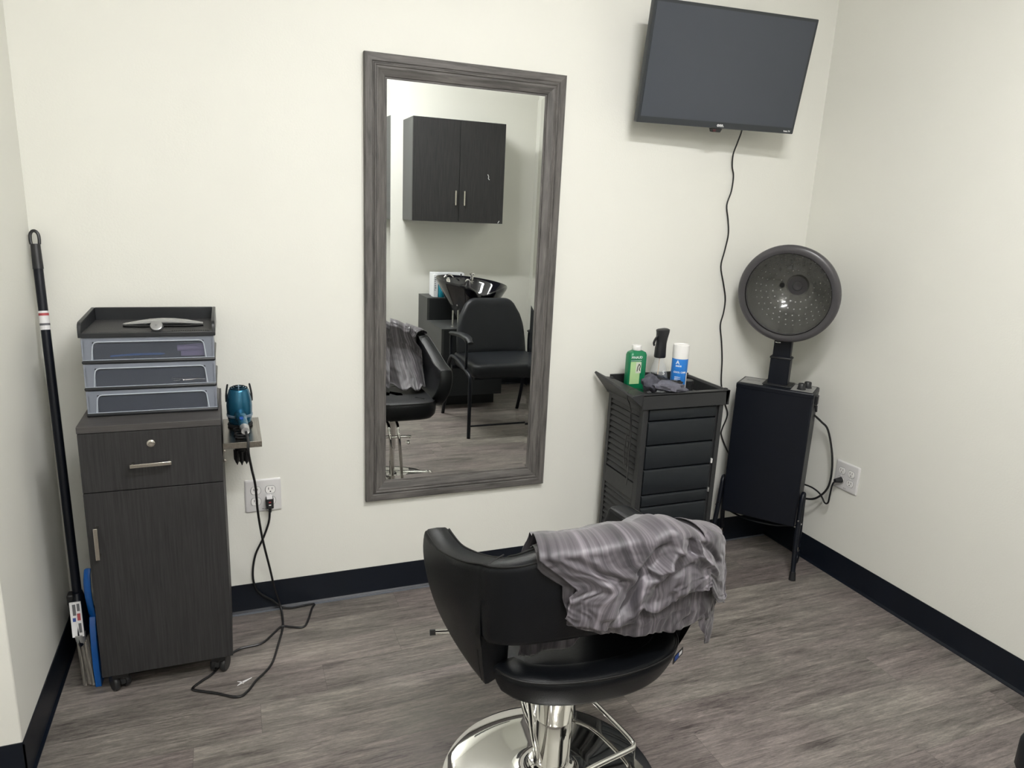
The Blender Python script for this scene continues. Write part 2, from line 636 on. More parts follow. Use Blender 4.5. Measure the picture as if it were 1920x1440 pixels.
def struct(name, mb, mat, **kw):
    o = obj(name, mb, mat, **kw)
    if o.parent is None:
        o['kind'] = 'structure'
    return o


def lettering(text, size, mat, parent, mtx, extrude=.0003, name='lettering', bold=0.0):
    """flat lettering built from the font outlines; mtx: local matrix (x right, y up, z out)"""
    c = bpy.data.curves.new('txt', 'FONT')
    c.body = text
    c.size = size
    c.align_x = 'CENTER'
    c.align_y = 'CENTER'
    c.extrude = extrude
    c.offset = bold
    c.resolution_u = 3
    t = bpy.data.objects.new('txt', c)
    COL.objects.link(t)
    dg = bpy.context.evaluated_depsgraph_get()
    dg.update()
    me = bpy.data.meshes.new_from_object(t.evaluated_get(dg))
    bpy.data.objects.remove(t)
    me.transform(mtx)
    me.materials.clear()
    me.materials.append(mat)
    o = bpy.data.objects.new(name, me)
    COL.objects.link(o)
    o.parent = parent
    return o


def frame3(x, y, z, o):
    m = Matrix.Identity(4)
    for i, a in enumerate((x, y, z)):
        a = Vector(a)
        m[0][i], m[1][i], m[2][i] = a
    m[0][3], m[1][3], m[2][3] = o
    return m


def rrect(w, h, r, n=5, cx=0, cy=0):
    """rounded rectangle outline, counter clockwise"""
    out = []
    for (sx, sy, a0) in ((1, 1, 0), (-1, 1, 90), (-1, -1, 180), (1, -1, 270)):
        for k in range(n + 1):
            a = RD(a0 + 90 * k / n)
            out.append((cx + sx * (w / 2 - r) + r * cos(a), cy + sy * (h / 2 - r) + r * sin(a)))
    return out


def lerp(a, b, t):
    return a + (b - a) * t


def interp(tab, t):
    """piecewise linear table [(t, val...)]"""
    if t <= tab[0][0]:
        return tab[0][1:]
    for a, b in zip(tab, tab[1:]):
        if t <= b[0]:
            k = (t - a[0]) / (b[0] - a[0])
            return tuple(lerp(x, y, k) for x, y in zip(a[1:], b[1:]))
    return tab[-1][1:]


def cr(tab, t):
    """smooth (Catmull-Rom) table with evenly used parameters"""
    n = len(tab)
    x = min(max(t, 0), 1) * (n - 1)
    i = min(int(x), n - 2)
    f = x - i
    p0, p1, p2, p3 = tab[max(i - 1, 0)], tab[i], tab[i + 1], tab[min(i + 2, n - 1)]
    return tuple(.5 * (2 * b + (c - a) * f + (2 * a - 5 * b + 4 * c - d) * f * f + (3 * b - a - 3 * c + d) * f ** 3) for a, b, c, d in zip(p0, p1, p2, p3))


# ================================================================== SETTING
XW = -1.75      # far left side of the room
YS = -.608      # where the short left wall turns the corner
struct('floor', MB().box(XW - .1, XR + .1, YF - .1, .1, -.05, 0), M['floor'], origin=(0, 0, 0))
struct('ceiling', MB().box(XW - .1, XR + .1, YF - .1, .1, CEIL, CEIL + .05), M['ceiling'])
struct('wall_back', MB().box(XL, XR, 0, .1, 0, CEIL), M['wall'])
struct('wall_right', MB().box(XR, XR + .1, YF, .1, 0, CEIL), M['wall'])
struct('wall_left', MB().box(XW, XL, YS, .1, 0, CEIL), M['wall'], bevel=.003)
struct('wall_far_left', MB().box(XW - .1, XW, YF, YS, 0, CEIL), M['wall'])
struct('wall_front', MB().box(XW - .1, XR + .1, YF - .1, YF, 0, CEIL), M['wall'])


def baseboard(name, p, q, nrm, ext0=0, ext1=0):
    """4 inch vinyl cove base along p->q on the floor, standing off the wall along nrm"""
    prof = [(0, 0), (0, .1045), (.0028, .1045), (.0035, .10), (.0035, .020), (.006, .009), (.0125, .0028), (.0125, 0)]
    p = Vector(p)
    q = Vector(q)
    d = (q - p).normalized()
    nrm = Vector(nrm)
    mb = MB()
    rs = []
    for c in (p - d * ext0, q + d * ext1):
        rs.append([c + nrm * a + Vector((0, 0, b)) for a, b in prof])
    mb.rings(rs)
    struct(name, mb, M['base'], smooth=25)


baseboard('baseboard_back', (XL, 0, 0), (XR, 0, 0), (0, -1, 0))
baseboard('baseboard_right', (XR, 0, 0), (XR, YF, 0), (-1, 0, 0))
baseboard('baseboard_left', (XL, YS, 0), (XL, 0, 0), (1, 0, 0), ext0=.0035)
baseboard('baseboard_left_return', (XW, YS, 0), (XL, YS, 0), (0, -1, 0), ext1=.0035)
baseboard('baseboard_front', (XW, YF, 0), (XR, YF, 0), (0, 1, 0))
# slim floor strip lying in front of the back base
struct('trim_1', MB().prism([(-.0125, 0), (-.0125, .003), (-.0165, .0045), (-.0205, .003), (-.0205, 0)], XL + .02, XR - .02, 'X'),
       simple('floor_strip', (.12, .13, .15), rough=.35), smooth=25)

# ceiling lamps, the third an added fill
for i, (p, sx, sy, e) in enumerate(LIGHTS):
    lab = ['white linear ceiling lamp over the styling chair', 'white linear ceiling lamp near the short left wall',
           'added fill lamp on the ceiling behind the camera'][i]
    t = thing('ceiling_lamp', lab, 'lamp', (p[0], p[1], CEIL), 0, 'ceiling lamps')
    obj('housing', MB().box(-sx / 2 - .02, sx / 2 + .02, -sy / 2 - .015, sy / 2 + .015, -.06, 0), M['lampw'], t, bevel=.004)
    obj('diffuser', MB().box(-sx / 2, sx / 2, -sy / 2, sy / 2, -.080, -.060), emis('lamp_diffuser', (1, .992, .99), e), t, bevel=.006)

# ================================================================== WALL MIRROR
MX0, MX1, MZ0, MZ1 = .4117, 1.089, .3666, 1.827
t = thing('framed_mirror', 'tall mirror in a grey weathered wood frame on the wall', 'mirror', ((MX0 + MX1) / 2, 0, MZ0))
FW = .071
# moulding profile: (distance from outer edge, stand-off from wall)
prof = [(0, 0), (0, .019), (.003, .022), (.023, .0225), (.026, .0195), (.0285, .0195), (.031, .024), (.034, .024), (.037, .0205), (.039, .0205), (.043, .0225), (.058, .0175), (.064, .015), (.0655, .011), (.071, .011), (.071, 0)]
cs = [(MX0, MZ0, 1, 1), (MX1, MZ0, -1, 1), (MX1, MZ1, -1, -1), (MX0, MZ1, 1, -1)]
for k in range(4):
    rs = []
    for c in (cs[k], cs[(k + 1) % 4]):
        rs.append([(c[0] + c[2] * a, -b, c[1] + c[3] * a) for a, b in prof])
    obj('frame_rail', MB().rings(rs), M['wood_h'] if k % 2 == 0 else M['wood_v'], t, world=True, smooth=30)
gx0, gx1, gz0, gz1 = MX0 + FW, MX1 - FW, MZ0 + FW, MZ1 - FW
bw, bd = .013, .00035
g0, g1 = -.0085, -.0085 - bd
ins = [(gx0 + bw, g0, gz0 + bw), (gx1 - bw, g0, gz0 + bw), (gx1 - bw, g0, gz1 - bw), (gx0 + bw, g0, gz1 - bw)]
out = [(gx0 - .001, g1, gz0 - .001), (gx1 + .001, g1, gz0 - .001), (gx1 + .001, g1, gz1 + .001), (gx0 - .001, g1, gz1 + .001)]
bk = [(p[0], -.004, p[2]) for p in out]
mb = MB().add(ins, [(0, 1, 2, 3)])
o = obj('mirror_glass', mb, M['mirror'], t, world=True, smooth=0)
for p in o.data.polygons:
    p.use_smooth = False
mb = MB()
for k in range(4):
    l = (k + 1) % 4
    mb.add([ins[k], ins[l], out[l], out[k]], [(0, 1, 2, 3)])
    mb.add([out[k], out[l], bk[l], bk[k]], [(0, 1, 2, 3)])
mb.add(bk, [(0, 1, 2, 3)])
o = obj('glass_bevel', mb, M['mirror'], t, world=True, smooth=0)
for p in o.data.polygons:
    p.use_smooth = False

# ================================================================== CABINET (left)
CX0, CX1, CYF, CYB, CZ0, CZ1 = -.376, -.037, -.360, -.018, .076, .800
t = thing('storage_cabinet', 'narrow charcoal cabinet on casters with one drawer above one door', 'cabinet', ((CX0 + CX1) / 2, (CYF + CYB) / 2, 0))
mb = MB().box(CX0 + .001, CX0 + .017, CYF + .019, CYB, CZ0, CZ1 - .018).box(CX1 - .017, CX1 - .001, CYF + .019, CYB, CZ0, CZ1 - .018)
mb.box(CX0 + .017, CX1 - .017, CYF + .02, CYB, CZ0, CZ0 + .018).box(CX0 + .017, CX1 - .017, CYB - .008, CYB, CZ0 + .018, CZ1 - .018)
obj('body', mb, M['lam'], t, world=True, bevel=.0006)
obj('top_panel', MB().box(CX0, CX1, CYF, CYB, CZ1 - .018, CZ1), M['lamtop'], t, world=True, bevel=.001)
dr = obj('drawer', MB().box(CX0 + .001, CX1 - .001, CYF, CYF + .018, .6215, CZ1 - .0195), M['lam'], t, world=True, bevel=.0008)
do = obj('door', MB().box(CX0 + .001, CX1 - .001, CYF, CYF + .018, CZ0, .619), M['lam'], t, world=True, bevel=.0008)


def bar_handle(parent, a, b, mat, stand=.024, w=.008, th=.004, seg=1):
    """flat strap handle from a to b standing off toward -y"""
    a = Vector(a)
    b = Vector(b)
    d = (b - a).normalized()
    c = Vector((0, -1, 0)).cross(d)
    mb = MB()
    def blk(p, q, nrm0, nrm1):
        P = []
        for y in (nrm0, nrm1):
            for (pp, sgn) in ((p, 1), (q, 1), (q, -1), (p, -1)):
                P.append(pp + Vector((0, -1, 0)) * y + c * sgn * w / 2)
        mb.hexa(P)
    blk(a, b, stand - th, stand)
    blk(a + d * .003, a + d * .009, -.001, stand - th)
    blk(b - d * .009, b - d * .003, -.001, stand - th)
    return obj('handle', mb, mat, parent, world=True, bevel=.0012, label='satin metal handle')


bar_handle(dr, (-.260, CYF, .692), (-.162, CYF, .694), M['nickel'], w=.010)
bar_handle(do, (-.352, CYF, .440), (-.352, CYF, .530), M['nickel'], w=.010)
mb = MB().lathe([(.0001, .004), (.005, .0045), (.008, .004), (.0105, .002), (.011, 0)], (-.209, CYF, .745), (0, -1, 0), 28)
lk = obj('lock', mb, M['nickel'], dr, world=True, label='round nickel keyhole lock')


def caster(parent, x, y, rot=0., R=.024, name='caster'):
    c, s_ = cos(rot), sin(rot)
    ax = Vector((c, s_, 0))
    fw = Vector((-s_, c, 0))
    mb = MB()
    ctr = Vector((x, y, R)) + fw * .012
    for sd in (-1, 1):
        mb.lathe([(.004, 0), (R * .7, .0), (R * .95, .002), (R, .006), (R, .013), (R * .9, .016), (.004, .016)], ctr + ax * sd * .006 - (ax * .0 if sd > 0 else ax * .0), ax * sd, 26)
    mb.lathe([(.010, 0), (.010, .02)], (x, y, R + .006), (0, 0, 1), 16)
    # hood over the wheels
    pr = []
    for k in range(9):
        a = pi * k / 8
        pr.append(ctr + fw * cos(a) * R * 1.08 + Vector((0, 0, 1)) * sin(a) * R * 1.08)
    mb.rings([[p - ax * .006 for p in pr] + [p * 1 - ax * .006 - (p - ctr) * .5 for p in reversed(pr)],
              [p + ax * .006 for p in pr] + [p * 1 + ax * .006 - (p - ctr) * .5 for p in reversed(pr)]])
    return obj(name, mb, M['black'], parent, world=True)


for (x, y, r) in ((-.336, -.315, .5), (-.080, -.315, -.4), (-.336, -.06, .3), (-.080, -.06, 1.)):
    caster(t, x, y, r)
    obj('caster_plate', MB().box(x - .02, x + .02, y - .02, y + .02, .048, CZ0 + .0), M['black'], t, world=True, bevel=.002)

# steel hair tool holder on the cabinet's right side
th = thing('tool_holder', 'brushed steel appliance holder fixed to the right side of the cabinet', 'holder', (.015, -.21, .70))
HX0, HX1, HY0, HY1, HZ = -.0355, .0665, -.335, -.098, .722
mb = MB()
hc = [(.014, -.165, .030), (.013, -.247, .017), (.016, -.295, .017)]
mb.box(HX0, HX1, HY0, HY1, HZ - .0015, HZ)
mb.box(HX0, HX1, HY0 - .0015, HY0, HZ - .017, HZ).box(HX1 - .0015, HX1, HY0, HY1, HZ - .017, HZ - .001)
mb.box(HX0, HX0 + .0015, HY0, HY1, HZ - .055, HZ)
obj('shelf_plate', mb, M['brush'], th, world=True, bevel=.0004)
for (x, y, r) in hc[1:]:
    mb = MB()
    for k, dz in enumerate((.004, .012)):
        mb.tube([(x + cos(a) * (r + .002 * k), y + sin(a) * (r + .002 * k) * .72, HZ + dz + .0) for a in [2 * pi * i / 14 for i in range(14)]], .0022, 8, closed=True)
    mb.cyl((x, y, HZ), (x, y, HZ + .010), .005)
    obj('rubber_ring', mb, M['rubber'], th, world=True)
for z in (.664, .692):
    obj('screw', MB().lathe([(.0001, .003), (.004, .002), (.0045, 0)], (-.0325, -.31, z), (0, -1, 0), 12), M['nickel'], th, world=True)

# hair dryer
hd = thing('hair_dryer', 'teal blow dryer standing nozzle down in the steel holder', 'hair dryer', (.013, -.175, .722))
bx, by = .013, -.172
ob = [(.0285, .730), (.031, .735), (.0335, .745), (.0355, .765), (.0360, .785), (.0345, .803), (.031, .820), (.0285, .829)]
obj('barrel', MB().lathe([(r, z) for r, z in ob], (bx, by, 0), (0, 0, 1), 40), M['teal'], hd, world=True)
obj('collar', MB().lathe([(.027, .722), (.0345, .7225), (.0355, .727), (.034, .731), (.028, .7315)], (bx, by, 0), (0, 0, 1), 32), M['rubber'], hd, world=True)
obj('band', MB().lathe([(.0342, .752), (.0362, .7535), (.0367, .757), (.0365, .7595), (.0352, .7605)], (bx, by, 0), (0, 0, 1), 40, cap=False), M['tealband'], hd, world=True, label='grey blue band')
mb = MB().lathe([(.0285, .829), (.0275, .833), (.022, .838), (.012, .8415), (.0001, .8425)], (bx, by, 0), (0, 0, 1), 32)
g = obj('intake_grille', mb, M['teal'], hd, world=True)
mb = MB()
for rr, zz in ((.024, .8375), (.018, .8405), (.012, .8425)):
    mb.tube([(bx + cos(a) * rr, by + sin(a) * rr, zz) for a in [2 * pi * i / 20 for i in range(20)]], .0011, 6, closed=True)
obj('grille_slot', mb, M['gap'], g, world=True)
obj('grille_rib', MB().tube([(bx, by - .027, .8345), (bx, by - .012, .8435), (bx, by, .8445), (bx, by + .02, .841)], .0016, 6), M['tealband'], g, world=True)
for sx in (-1, 1):
    obj('side_guard', MB().tube([(bx + sx * .035, by + .006, .795), (bx + sx * .0345, by + .006, .82), (bx + sx * .030, by + .006, .848)], [(.004, .0022), (.0035, .002), (.002, .0015)], 8), M['rubber'], hd, world=True)
mb = MB().tube([(bx, by - .02, .765), (bx + .002, by - .05, .763), (bx + .006, by - .085, .757), (bx + .010, by - .120, .750)], [(.017, .017), (.0155, .0165), (.0135, .014), (.0125, .013), (.0115, .012)], 18)
obj('grip', mb, M['teal'], hd, world=True)
mb = MB().tube([(bx + .0095, by - .118, .7505), (bx + .012, by - .140, .746)], [(.0125, .0135), (.0108, .0115)], 18)
obj('grip_end', mb, M['knife'], hd, world=True, label='silver end of the grip')
obj('switch', MB().box(bx - .002, bx + .008, by - .098, by - .083, .768, .773), M['navy'], hd, world=True, bevel=.001)
# nozzle with pronged diffuser below the plate
ring = []
seg = 32
rows = [(.0255, .722), (.0245, .700), (.0225, .675), (.0195, .655), (.0175, .645)]
mb = MB()
mb.lathe(rows, (bx, by - .012, 0), (0, 0, 1), seg)
for k in range(7):
    a = 2 * pi * k / 7 + .2
    cx, cy = bx + cos(a) * .0165, by - .012 + sin(a) * .0165
    mb.lathe([(.0068, 0), (.0066, .018), (.0062, .030), (.0008, .044)], (cx, cy, .650), (0, 0, -1), 8)
obj('nozzle', mb, M['black'], hd, world=True)
# cord, from the grip down to the floor and back up to the outlet
cp = [(.026, -.315, .745), (.030, -.335, .725), (.030, -.340, .69), (.037, -.305, .63), (.046, -.262, .56), (.051, -.2, .452), (.063, -.145, .332), (.083, -.09, .2), (.096, -.052, .11),
      (.112, -.045, .04), (.118, -.085, .006), (.113, -.15, .005), (.095, -.23, .005), (.073, -.319, .005), (.048, -.365, .005), (.021, -.398, .005), (.0, -.435, .005), (-.03, -.457, .005), (-.09, -.42, .005),
      (-.140, -.392, .005), (-.15, -.378, .005), (-.13, -.355, .005), (-.096, -.324, .005), (-.06, -.26, .005), (-.02, -.222, .005), (.044, -.212, .005), (.085, -.165, .005), (.112, -.135, .006), (.14, -.145, .005), (.178, -.157, .005), (.198, -.12, .005),
      (.218, -.05, .005), (.228, -.026, .005), (.20, -.024, .005), (.15, -.028, .005), (.118, -.022, .012), (.088, -.015, .040), (.055, -.013, .066), (.036, -.012, .10), (.031, -.012, .15), (.042, -.012, .215), (.068, -.014, .272), (.088, -.018, .33), (.093, -.022, .372)]
obj('cord', MB().tube(cp, .0036, 8, n=5), M['cord'], hd, world=True)
mb = MB().box(.0815, .1055, -.034, -.0065, .384, .420)
mb.cyl((.0935, -.022, .388), (.0935, -.022, .366), .0065, .0045, 12)
pl = obj('plug', mb, M['black'], hd, world=True, bevel=.003)
obj('plug_face', MB().box(.0845, .1025, -.0345, -.008, .4195, .4225), M['stick'], pl, world=True)
for z in (.398, .408):
    obj('button', MB().box(.090, .097, -.0352, -.033, z - .0018, z + .0018), M['stickr'] if z > .4 else M['white'], pl, world=True)


# ================================================================== OUTLETS
def outlet(label, o, ux, nrm, skip=()):
    """2-gang duplex plate; o = lower corner, ux = horizontal unit, nrm = out of the wall"""
    o = Vector(o)
    ux = Vector(ux)
    nrm = Vector(nrm)
    uz = Vector((0, 0, 1))
    t = thing('wall_outlet', label, 'outlet', o + ux * .057)
    def P(a, b, c):
        return o + ux * a + uz * b + nrm * c
    q = .114
    pl = [[P(a, b, c) for a, b in rrect(q - 2 * e, q - 2 * e, .004, 3, q / 2, q / 2)] for c, e in ((0, 0), (.003, 0), (.0055, .003), (.006, .005))]
    obj('plate', MB().rings(pl), M['socket'], t, world=True, smooth=30)
    for gx in (.034, .080):
        for gz in (.0375, .0765):
            w = []
            for k in range(28):
                a = 2 * pi * k / 28
                w.append((cos(a) * .0155, max(-.0125, min(.0125, sin(a) * .0165))))
            s_ = obj('socket', MB().rings([[P(gx + a * .98, gz + b * .98, .0055) for a, b in w], [P(gx + a, gz + b, .0072) for a, b in w], [P(gx + a * .95, gz + b * .95, .0080) for a, b in w]]), M['white'], t, world=True, smooth=30)
            mb = MB()
            for sx, h in ((-.0055, .0085), (.0055, .007)):
                mb.hexa([P(gx + sx + dx, gz + .004 + dz, .0079 + c) for c in (0, .0003) for dx, dz in ((-.001, -h / 2), (.001, -h / 2), (.001, h / 2), (-.001, h / 2))])
            mb.lathe([(.0023, 0), (.0023, .0003)], P(gx, gz - .0062, .0079), nrm, 12)
            obj('slot', mb, M['slot'], s_, world=True)
            rim = MB().tube([P(gx + a * 1.05, gz + b * 1.05, .0061) for a, b in w], .0006, 5, smooth=False, closed=True)
            obj('socket_rim', rim, M['stickg'], s_, world=True)
    for gx in (.034, .080):
        obj('screw', MB().lathe([(.0025, 0), (.002, .0012)], P(gx, .057, .0058), nrm, 10), M['white'], t, world=True)
    obj('lettering', MB().hexa([P(.052 + dx, .0095 + dz, .0059 + c) for c in (0, .0003) for dx, dz in ((0, 0), (.006, 0), (.006, .0018), (0, .0018))]).hexa([P(.060 + dx, .0095 + dz, .0059 + c) for c in (0, .0003) for dx, dz in ((0, 0), (.004, 0), (.004, .0018), (0, .0018))]), M['stickg'], t, world=True)
    return t


outlet('white four-socket outlet on the wall between cabinet and mirror', (.0175, 0, .366), (1, 0, 0), (0, -1, 0))
outlet('white four-socket outlet on the right wall beside the hooded dryer', (XR, -.3385, .364), (0, -1, 0), (-1, 0, 0))

# ================================================================== DRAWER TOWER
t = thing('drawer_tower', 'black tray-topped tower of three clear drawers on the cabinet', 'drawer organizer', (-.205, -.16, .80))
TX0, TX1, TYF, TYB = -.363, -.043, -.275, -.045
zs = [.8005, .871, .943, 1.013]
mb = MB()
for k in range(3):
    z0 = zs[k]
    # shelf frame with a rounded front edge
    mb.box(TX0, TX1, TYF, TYB, z0, z0 + .009)
obj('shelf_frame', mb, M['tray'], t, world=True, bevel=.003)
mb = MB()
for k in range(3):
    z0, z1 = zs[k] + .009, zs[k + 1]
    mb.box(TX0 + .004, TX0 + .008, TYF + .02, TYB, z0, z1).box(TX1 - .008, TX1 - .004, TYF + .02, TYB, z0, z1).box(TX0 + .008, TX1 - .008, TYB - .004, TYB, z0, z1)
obj('side_frame', mb, M['frost'], t, world=True)
for k in range(3):
    z0, z1 = zs[k] + .0095, zs[k + 1] - .001
    xm = (TX0 + TX1) / 2
    w = TX1 - TX0 - .004
    zc = (z0 + z1) / 2
    h = z1 - z0
    # front panel with a window opening, tub behind
    d = MB()
    ww, wh = w * .84, h * .80
    wz0, wz1 = z0 + .001, z0 + .001 + wh
    outl = [(xm - w / 2, z0), (xm - w / 2, z1), (xm + w / 2, z1), (xm + w / 2, z0)]
    yf = TYF + .003
    d.box(xm - w / 2, xm - ww / 2, yf, yf + .0022, z0, z1).box(xm + ww / 2, xm + w / 2, yf, yf + .0022, z0, z1).box(xm - ww / 2, xm + ww / 2, yf, yf + .0022, wz1, z1)
    d.box(xm - w / 2 + .004, xm - w / 2 + .006, yf, TYB - .01, z0, z1 - .008).box(xm + w / 2 - .006, xm + w / 2 - .004, yf, TYB - .01, z0, z1 - .008)
    d.box(xm - w / 2 + .006, xm + w / 2 - .006, TYB - .012, TYB - .010, z0, z1 - .008)
    dwr = obj('drawer', d, M['frost'], t, world=True)
    obj('drawer_window', MB().box(xm - ww / 2, xm + ww / 2, yf + .002, yf + .0035, wz0, wz1), M['frost_w'], dwr, world=True, label='clearer window in the drawer front')
    r = .012
    pts = [(xm - ww / 2 - .004, yf - .0005, wz0)] + [(xm - ww / 2 + .0 + r - r * cos(a), yf - .0005, wz1 - r + r * sin(a)) for a in [RD(x) for x in (0, 30, 60, 90)]]
    pts += [(xm + ww / 2 - r + r * sin(a), yf - .0005, wz1 - r + r * cos(a)) for a in [RD(x) for x in (0, 30, 60, 90)]] + [(xm + ww / 2 + .004, yf - .0005, wz0)]
    obj('drawer_rim', MB().tube(pts, .0016, 8, smooth=False), M['frost_e'], dwr, world=True)
    obj('drawer_edge', MB().tube([(xm - w / 2, yf + .0005, z0 + .0005), (xm + w / 2, yf + .0005, z0 + .0005)], .001, 6, smooth=False), M['frost_e'], dwr, world=True)
    obj('drawer_floor', MB().box(xm - w / 2 + .006, xm + w / 2 - .006, yf + .003, TYB - .012, z0, z0 + .0015), M['trayf'], dwr, world=True)
# tray on top
zt = 1.013
mb = MB().box(TX0 - .003, TX1 + .003, TYF - .002, TYB, zt, zt + .012)
for sx in (0, 1):
    xa = TX0 - .003 if sx == 0 else TX1 - .006
    pr = [(TYF - .002, zt + .010), (TYF - .001, zt + .028), (TYF + .004, zt + .036), (TYF + .012, zt + .040), (TYB, zt + .047), (TYB, zt + .010)]
    mb.prism(pr, xa, xa + .009, 'X')
mb.box(TX0 + .006, TX1 - .006, TYB - .006, TYB, zt + .010, zt + .047)
obj('top_tray', mb, M['tray'], t, world=True, bevel=.0015)
mb = MB().box(TX0 + .008, TX1 - .008, TYF + .006, TYB - .008, zt + .0118, zt + .0128)
obj('tray_mat', mb, M['trayf'], t, world=True)
mb = MB()
for k in range(17):
    x = TX1 - .105 + k * .0055
    mb.box(x, x + .003, TYF + .009, TYF + .014, zt + .0126, zt + .0134)
obj('perforation', mb, M['gap'], t, world=True)

# things in the drawers
z0 = zs[2] + .0112
tt = thing('hair_clip', 'lilac plastic hair tool lying in the top clear drawer', 'hair tool', (-.10, -.245, z0))
obj('body', MB().tube([(-.138, -.252, z0 + .022), (-.10, -.250, z0 + .024), (-.07, -.250, z0 + .026)], [(.009, .007), (.010, .007), (.006, .006)], 10), M['lilac'], tt, world=True)
obj('grip', MB().tube([(-.125 + .0, -.256, z0 + .026), (-.10, -.257, z0 + .030), (-.082, -.256, z0 + .026), (-.10, -.257, z0 + .022)], .002, 6, closed=True), M['lilac'], tt, world=True)
obj('tip', MB().tube([(-.07, -.250, z0 + .026), (-.055, -.248, z0 + .027)], [(.006, .006), (.002, .002)], 8), M['lilac'], tt, world=True)
obj('foot', MB().box(-.13, -.07, -.255, -.245, z0, z0 + .019), M['lilac'], tt, world=True, bevel=.002)
o = obj('tweezers', MB().tube([(-.30, -.25, z0 + .004), (-.25, -.245, z0 + .006), (-.17, -.235, z0 + .004)], [(.003, .0015), (.0035, .002), (.001, .001)], 8), M['bluedp'])
tag(o, 'thin blue handled tool lying on the left in the top clear drawer', 'hair tool')
# thinning shears in the middle drawer
z0 = zs[1] + .0112
mb = MB()
mb.tube([(-.16, -.22, z0 + .004), (-.10, -.235, z0 + .004), (-.06, -.245, z0 + .004)], [(.004, .001), (.003, .001), (.002, .001)], 8)
mb.tube([(-.13, -.25, z0 + .006), (-.10, -.24, z0 + .005), (-.055, -.225, z0 + .004)], [(.004, .001), (.003, .001), (.002, .001)], 8)
mb.tube([(-.145 + .008 * cos(a), -.252 + .008 * sin(a), z0 + .005) for a in [pi * k / 5 for k in range(10)]], .0015, 6, closed=True)
o = obj('shears', mb, M['nickel'])
tag(o, 'small metal shears lying in the middle clear drawer', 'shears')

# knife-shaped styling tool and its disc on the tray
z0 = zt + .0130
kn = thing('styling_razor', 'long silver curved styling tool lying on the top tray', 'styling tool', (-.17, -.20, z0))
xs = [-.272, -.262, -.235, -.205, -.175, -.145, -.115, -.088, -.072]
wd = [.002, .010, .020, .024, .024, .023, .021, .015, .004]
rs = []
for x, w in zip(xs, wd):
    yc = -.185 + .010 * cos((x + .17) * 14) * 1.0
    hh = .004 + .013 * sin(pi * (x + .276) / .21)
    rs.append([(x, yc + w * cos(a), z0 + .004 + hh * .5 + hh * .5 * sin(a)) for a in [2 * pi * k / 14 for k in range(14)]])
obj('shell', MB().rings(rs), M['knife'], kn, world=True)
rs = []
for x, w in zip(xs, wd):
    yc = -.188 + .010 * cos((x + .17) * 14)
    rs.append([(x, yc + (w + .003) * cos(a), z0 + .0035 + .0034 * sin(a)) for a in [2 * pi * k / 14 for k in range(14)]])
obj('base', MB().rings(rs), M['black'], kn, world=True)
dk = thing('silver_disc', 'small round silver disc leaning at the front edge of the tray', 'hair tool', (-.183, -.263, z0))
ax = Vector((0, -.75, .66)).normalized()
obj('disc', MB().lathe([(.0001, .007), (.010, .0075), (.0145, .006), (.0155, .003), (.0150, 0)], (-.184, -.259, z0 + .0115), ax, 28), M['knife'], dk, world=True)
obj('backing', MB().lathe([(.0158, -.004), (.0168, -.001), (.0155, .0005)], (-.184, -.259, z0 + .0115), ax, 28), M['black'], dk, world=True)
obj('mark', MB().lathe([(.004, 0), (.0001, .001)], Vector((-.184, -.259, z0 + .0115)) + ax * .0073, ax, 3), M['stickg'], dk, world=True)

# ================================================================== BROOM + DUSTPAN
t = thing('broom', 'black-handled angle broom leaning in the left corner', 'broom', (-.435, -.235, 0))
P0, P1 = Vector((-.487, -.030, 1.22)), Vector((-.4465, -.192, .245))
d = (P1 - P0).normalized()
o = obj('handle', MB().cyl(P0 - d * .0, P1, .0118, seg=20), M['steelblk'], t, world=True)
# grip with hanging hole
mb = MB().cyl(P0 - d * .012, P0 + d * .055, .0118, .0132, 20)
side = Vector((1, 0, 0))
side = (side - d * side.dot(d)).normalized()
up = -d
lp = []
c0 = P0 - d * .012
for (a, b) in [(-.0095, 0), (-.0105, .012), (-.0095, .026), (-.005, .034), (0, .036), (.005, .034), (.0095, .026), (.0105, .012), (.0095, 0)]:
    lp.append(c0 + side * a + up * b)
mb.tube(lp, .0042, 8, n=4)
obj('grip', mb, M['black'], t, world=True)
lb0, lb1 = P0 + d * .170, P0 + d * .222
obj('sticker', MB().cyl(lb0, lb1, .0123, seg=20), M['stick'], t, world=True, label='white sticker round the handle')
obj('sticker_band', MB().cyl(lb0 + d * .006, lb0 + d * .013, .0125, seg=20), M['stickr'], t, world=True)
obj('sticker_print', MB().cyl(lb0 + d * .034, lb0 + d * .040, .0125, seg=20), M['stickg'], t, world=True)
# head: thin angled block seen edge-on, bristles flaring forward
def seccion(c, wx, wy, n=16):
    return [(c[0] + wx * cos(a), c[1] + wy * sin(a), c[2]) for a in [2 * pi * k / n for k in range(n)]]
rs = [seccion((-.4455, -.195, .262), .013, .016), seccion((-.443, -.200, .240), .0165, .03), seccion((-.440, -.205, .20), .017, .055), seccion((-.436, -.208, .160), .0165, .075), seccion((-.433, -.21, .138), .012, .078)]
hd_ = obj('head', MB().rings(rs), M['steelblk'], t, world=True)
obj('clip', MB().box(-.470, -.452, -.215, -.185, .228, .262), M['black'], hd_, world=True, bevel=.004)
mb = MB().hexa([(-.4515, -.278, .165), (-.4230, -.278, .165), (-.4230, -.272, .165), (-.4515, -.272, .165), (-.4600, -.236, .250), (-.4320, -.236, .250), (-.4320, -.232, .25), (-.4600, -.232, .250)])
lab = obj('sticker', mb, M['stick'], hd_, world=True, label='printed sticker on the broom head')
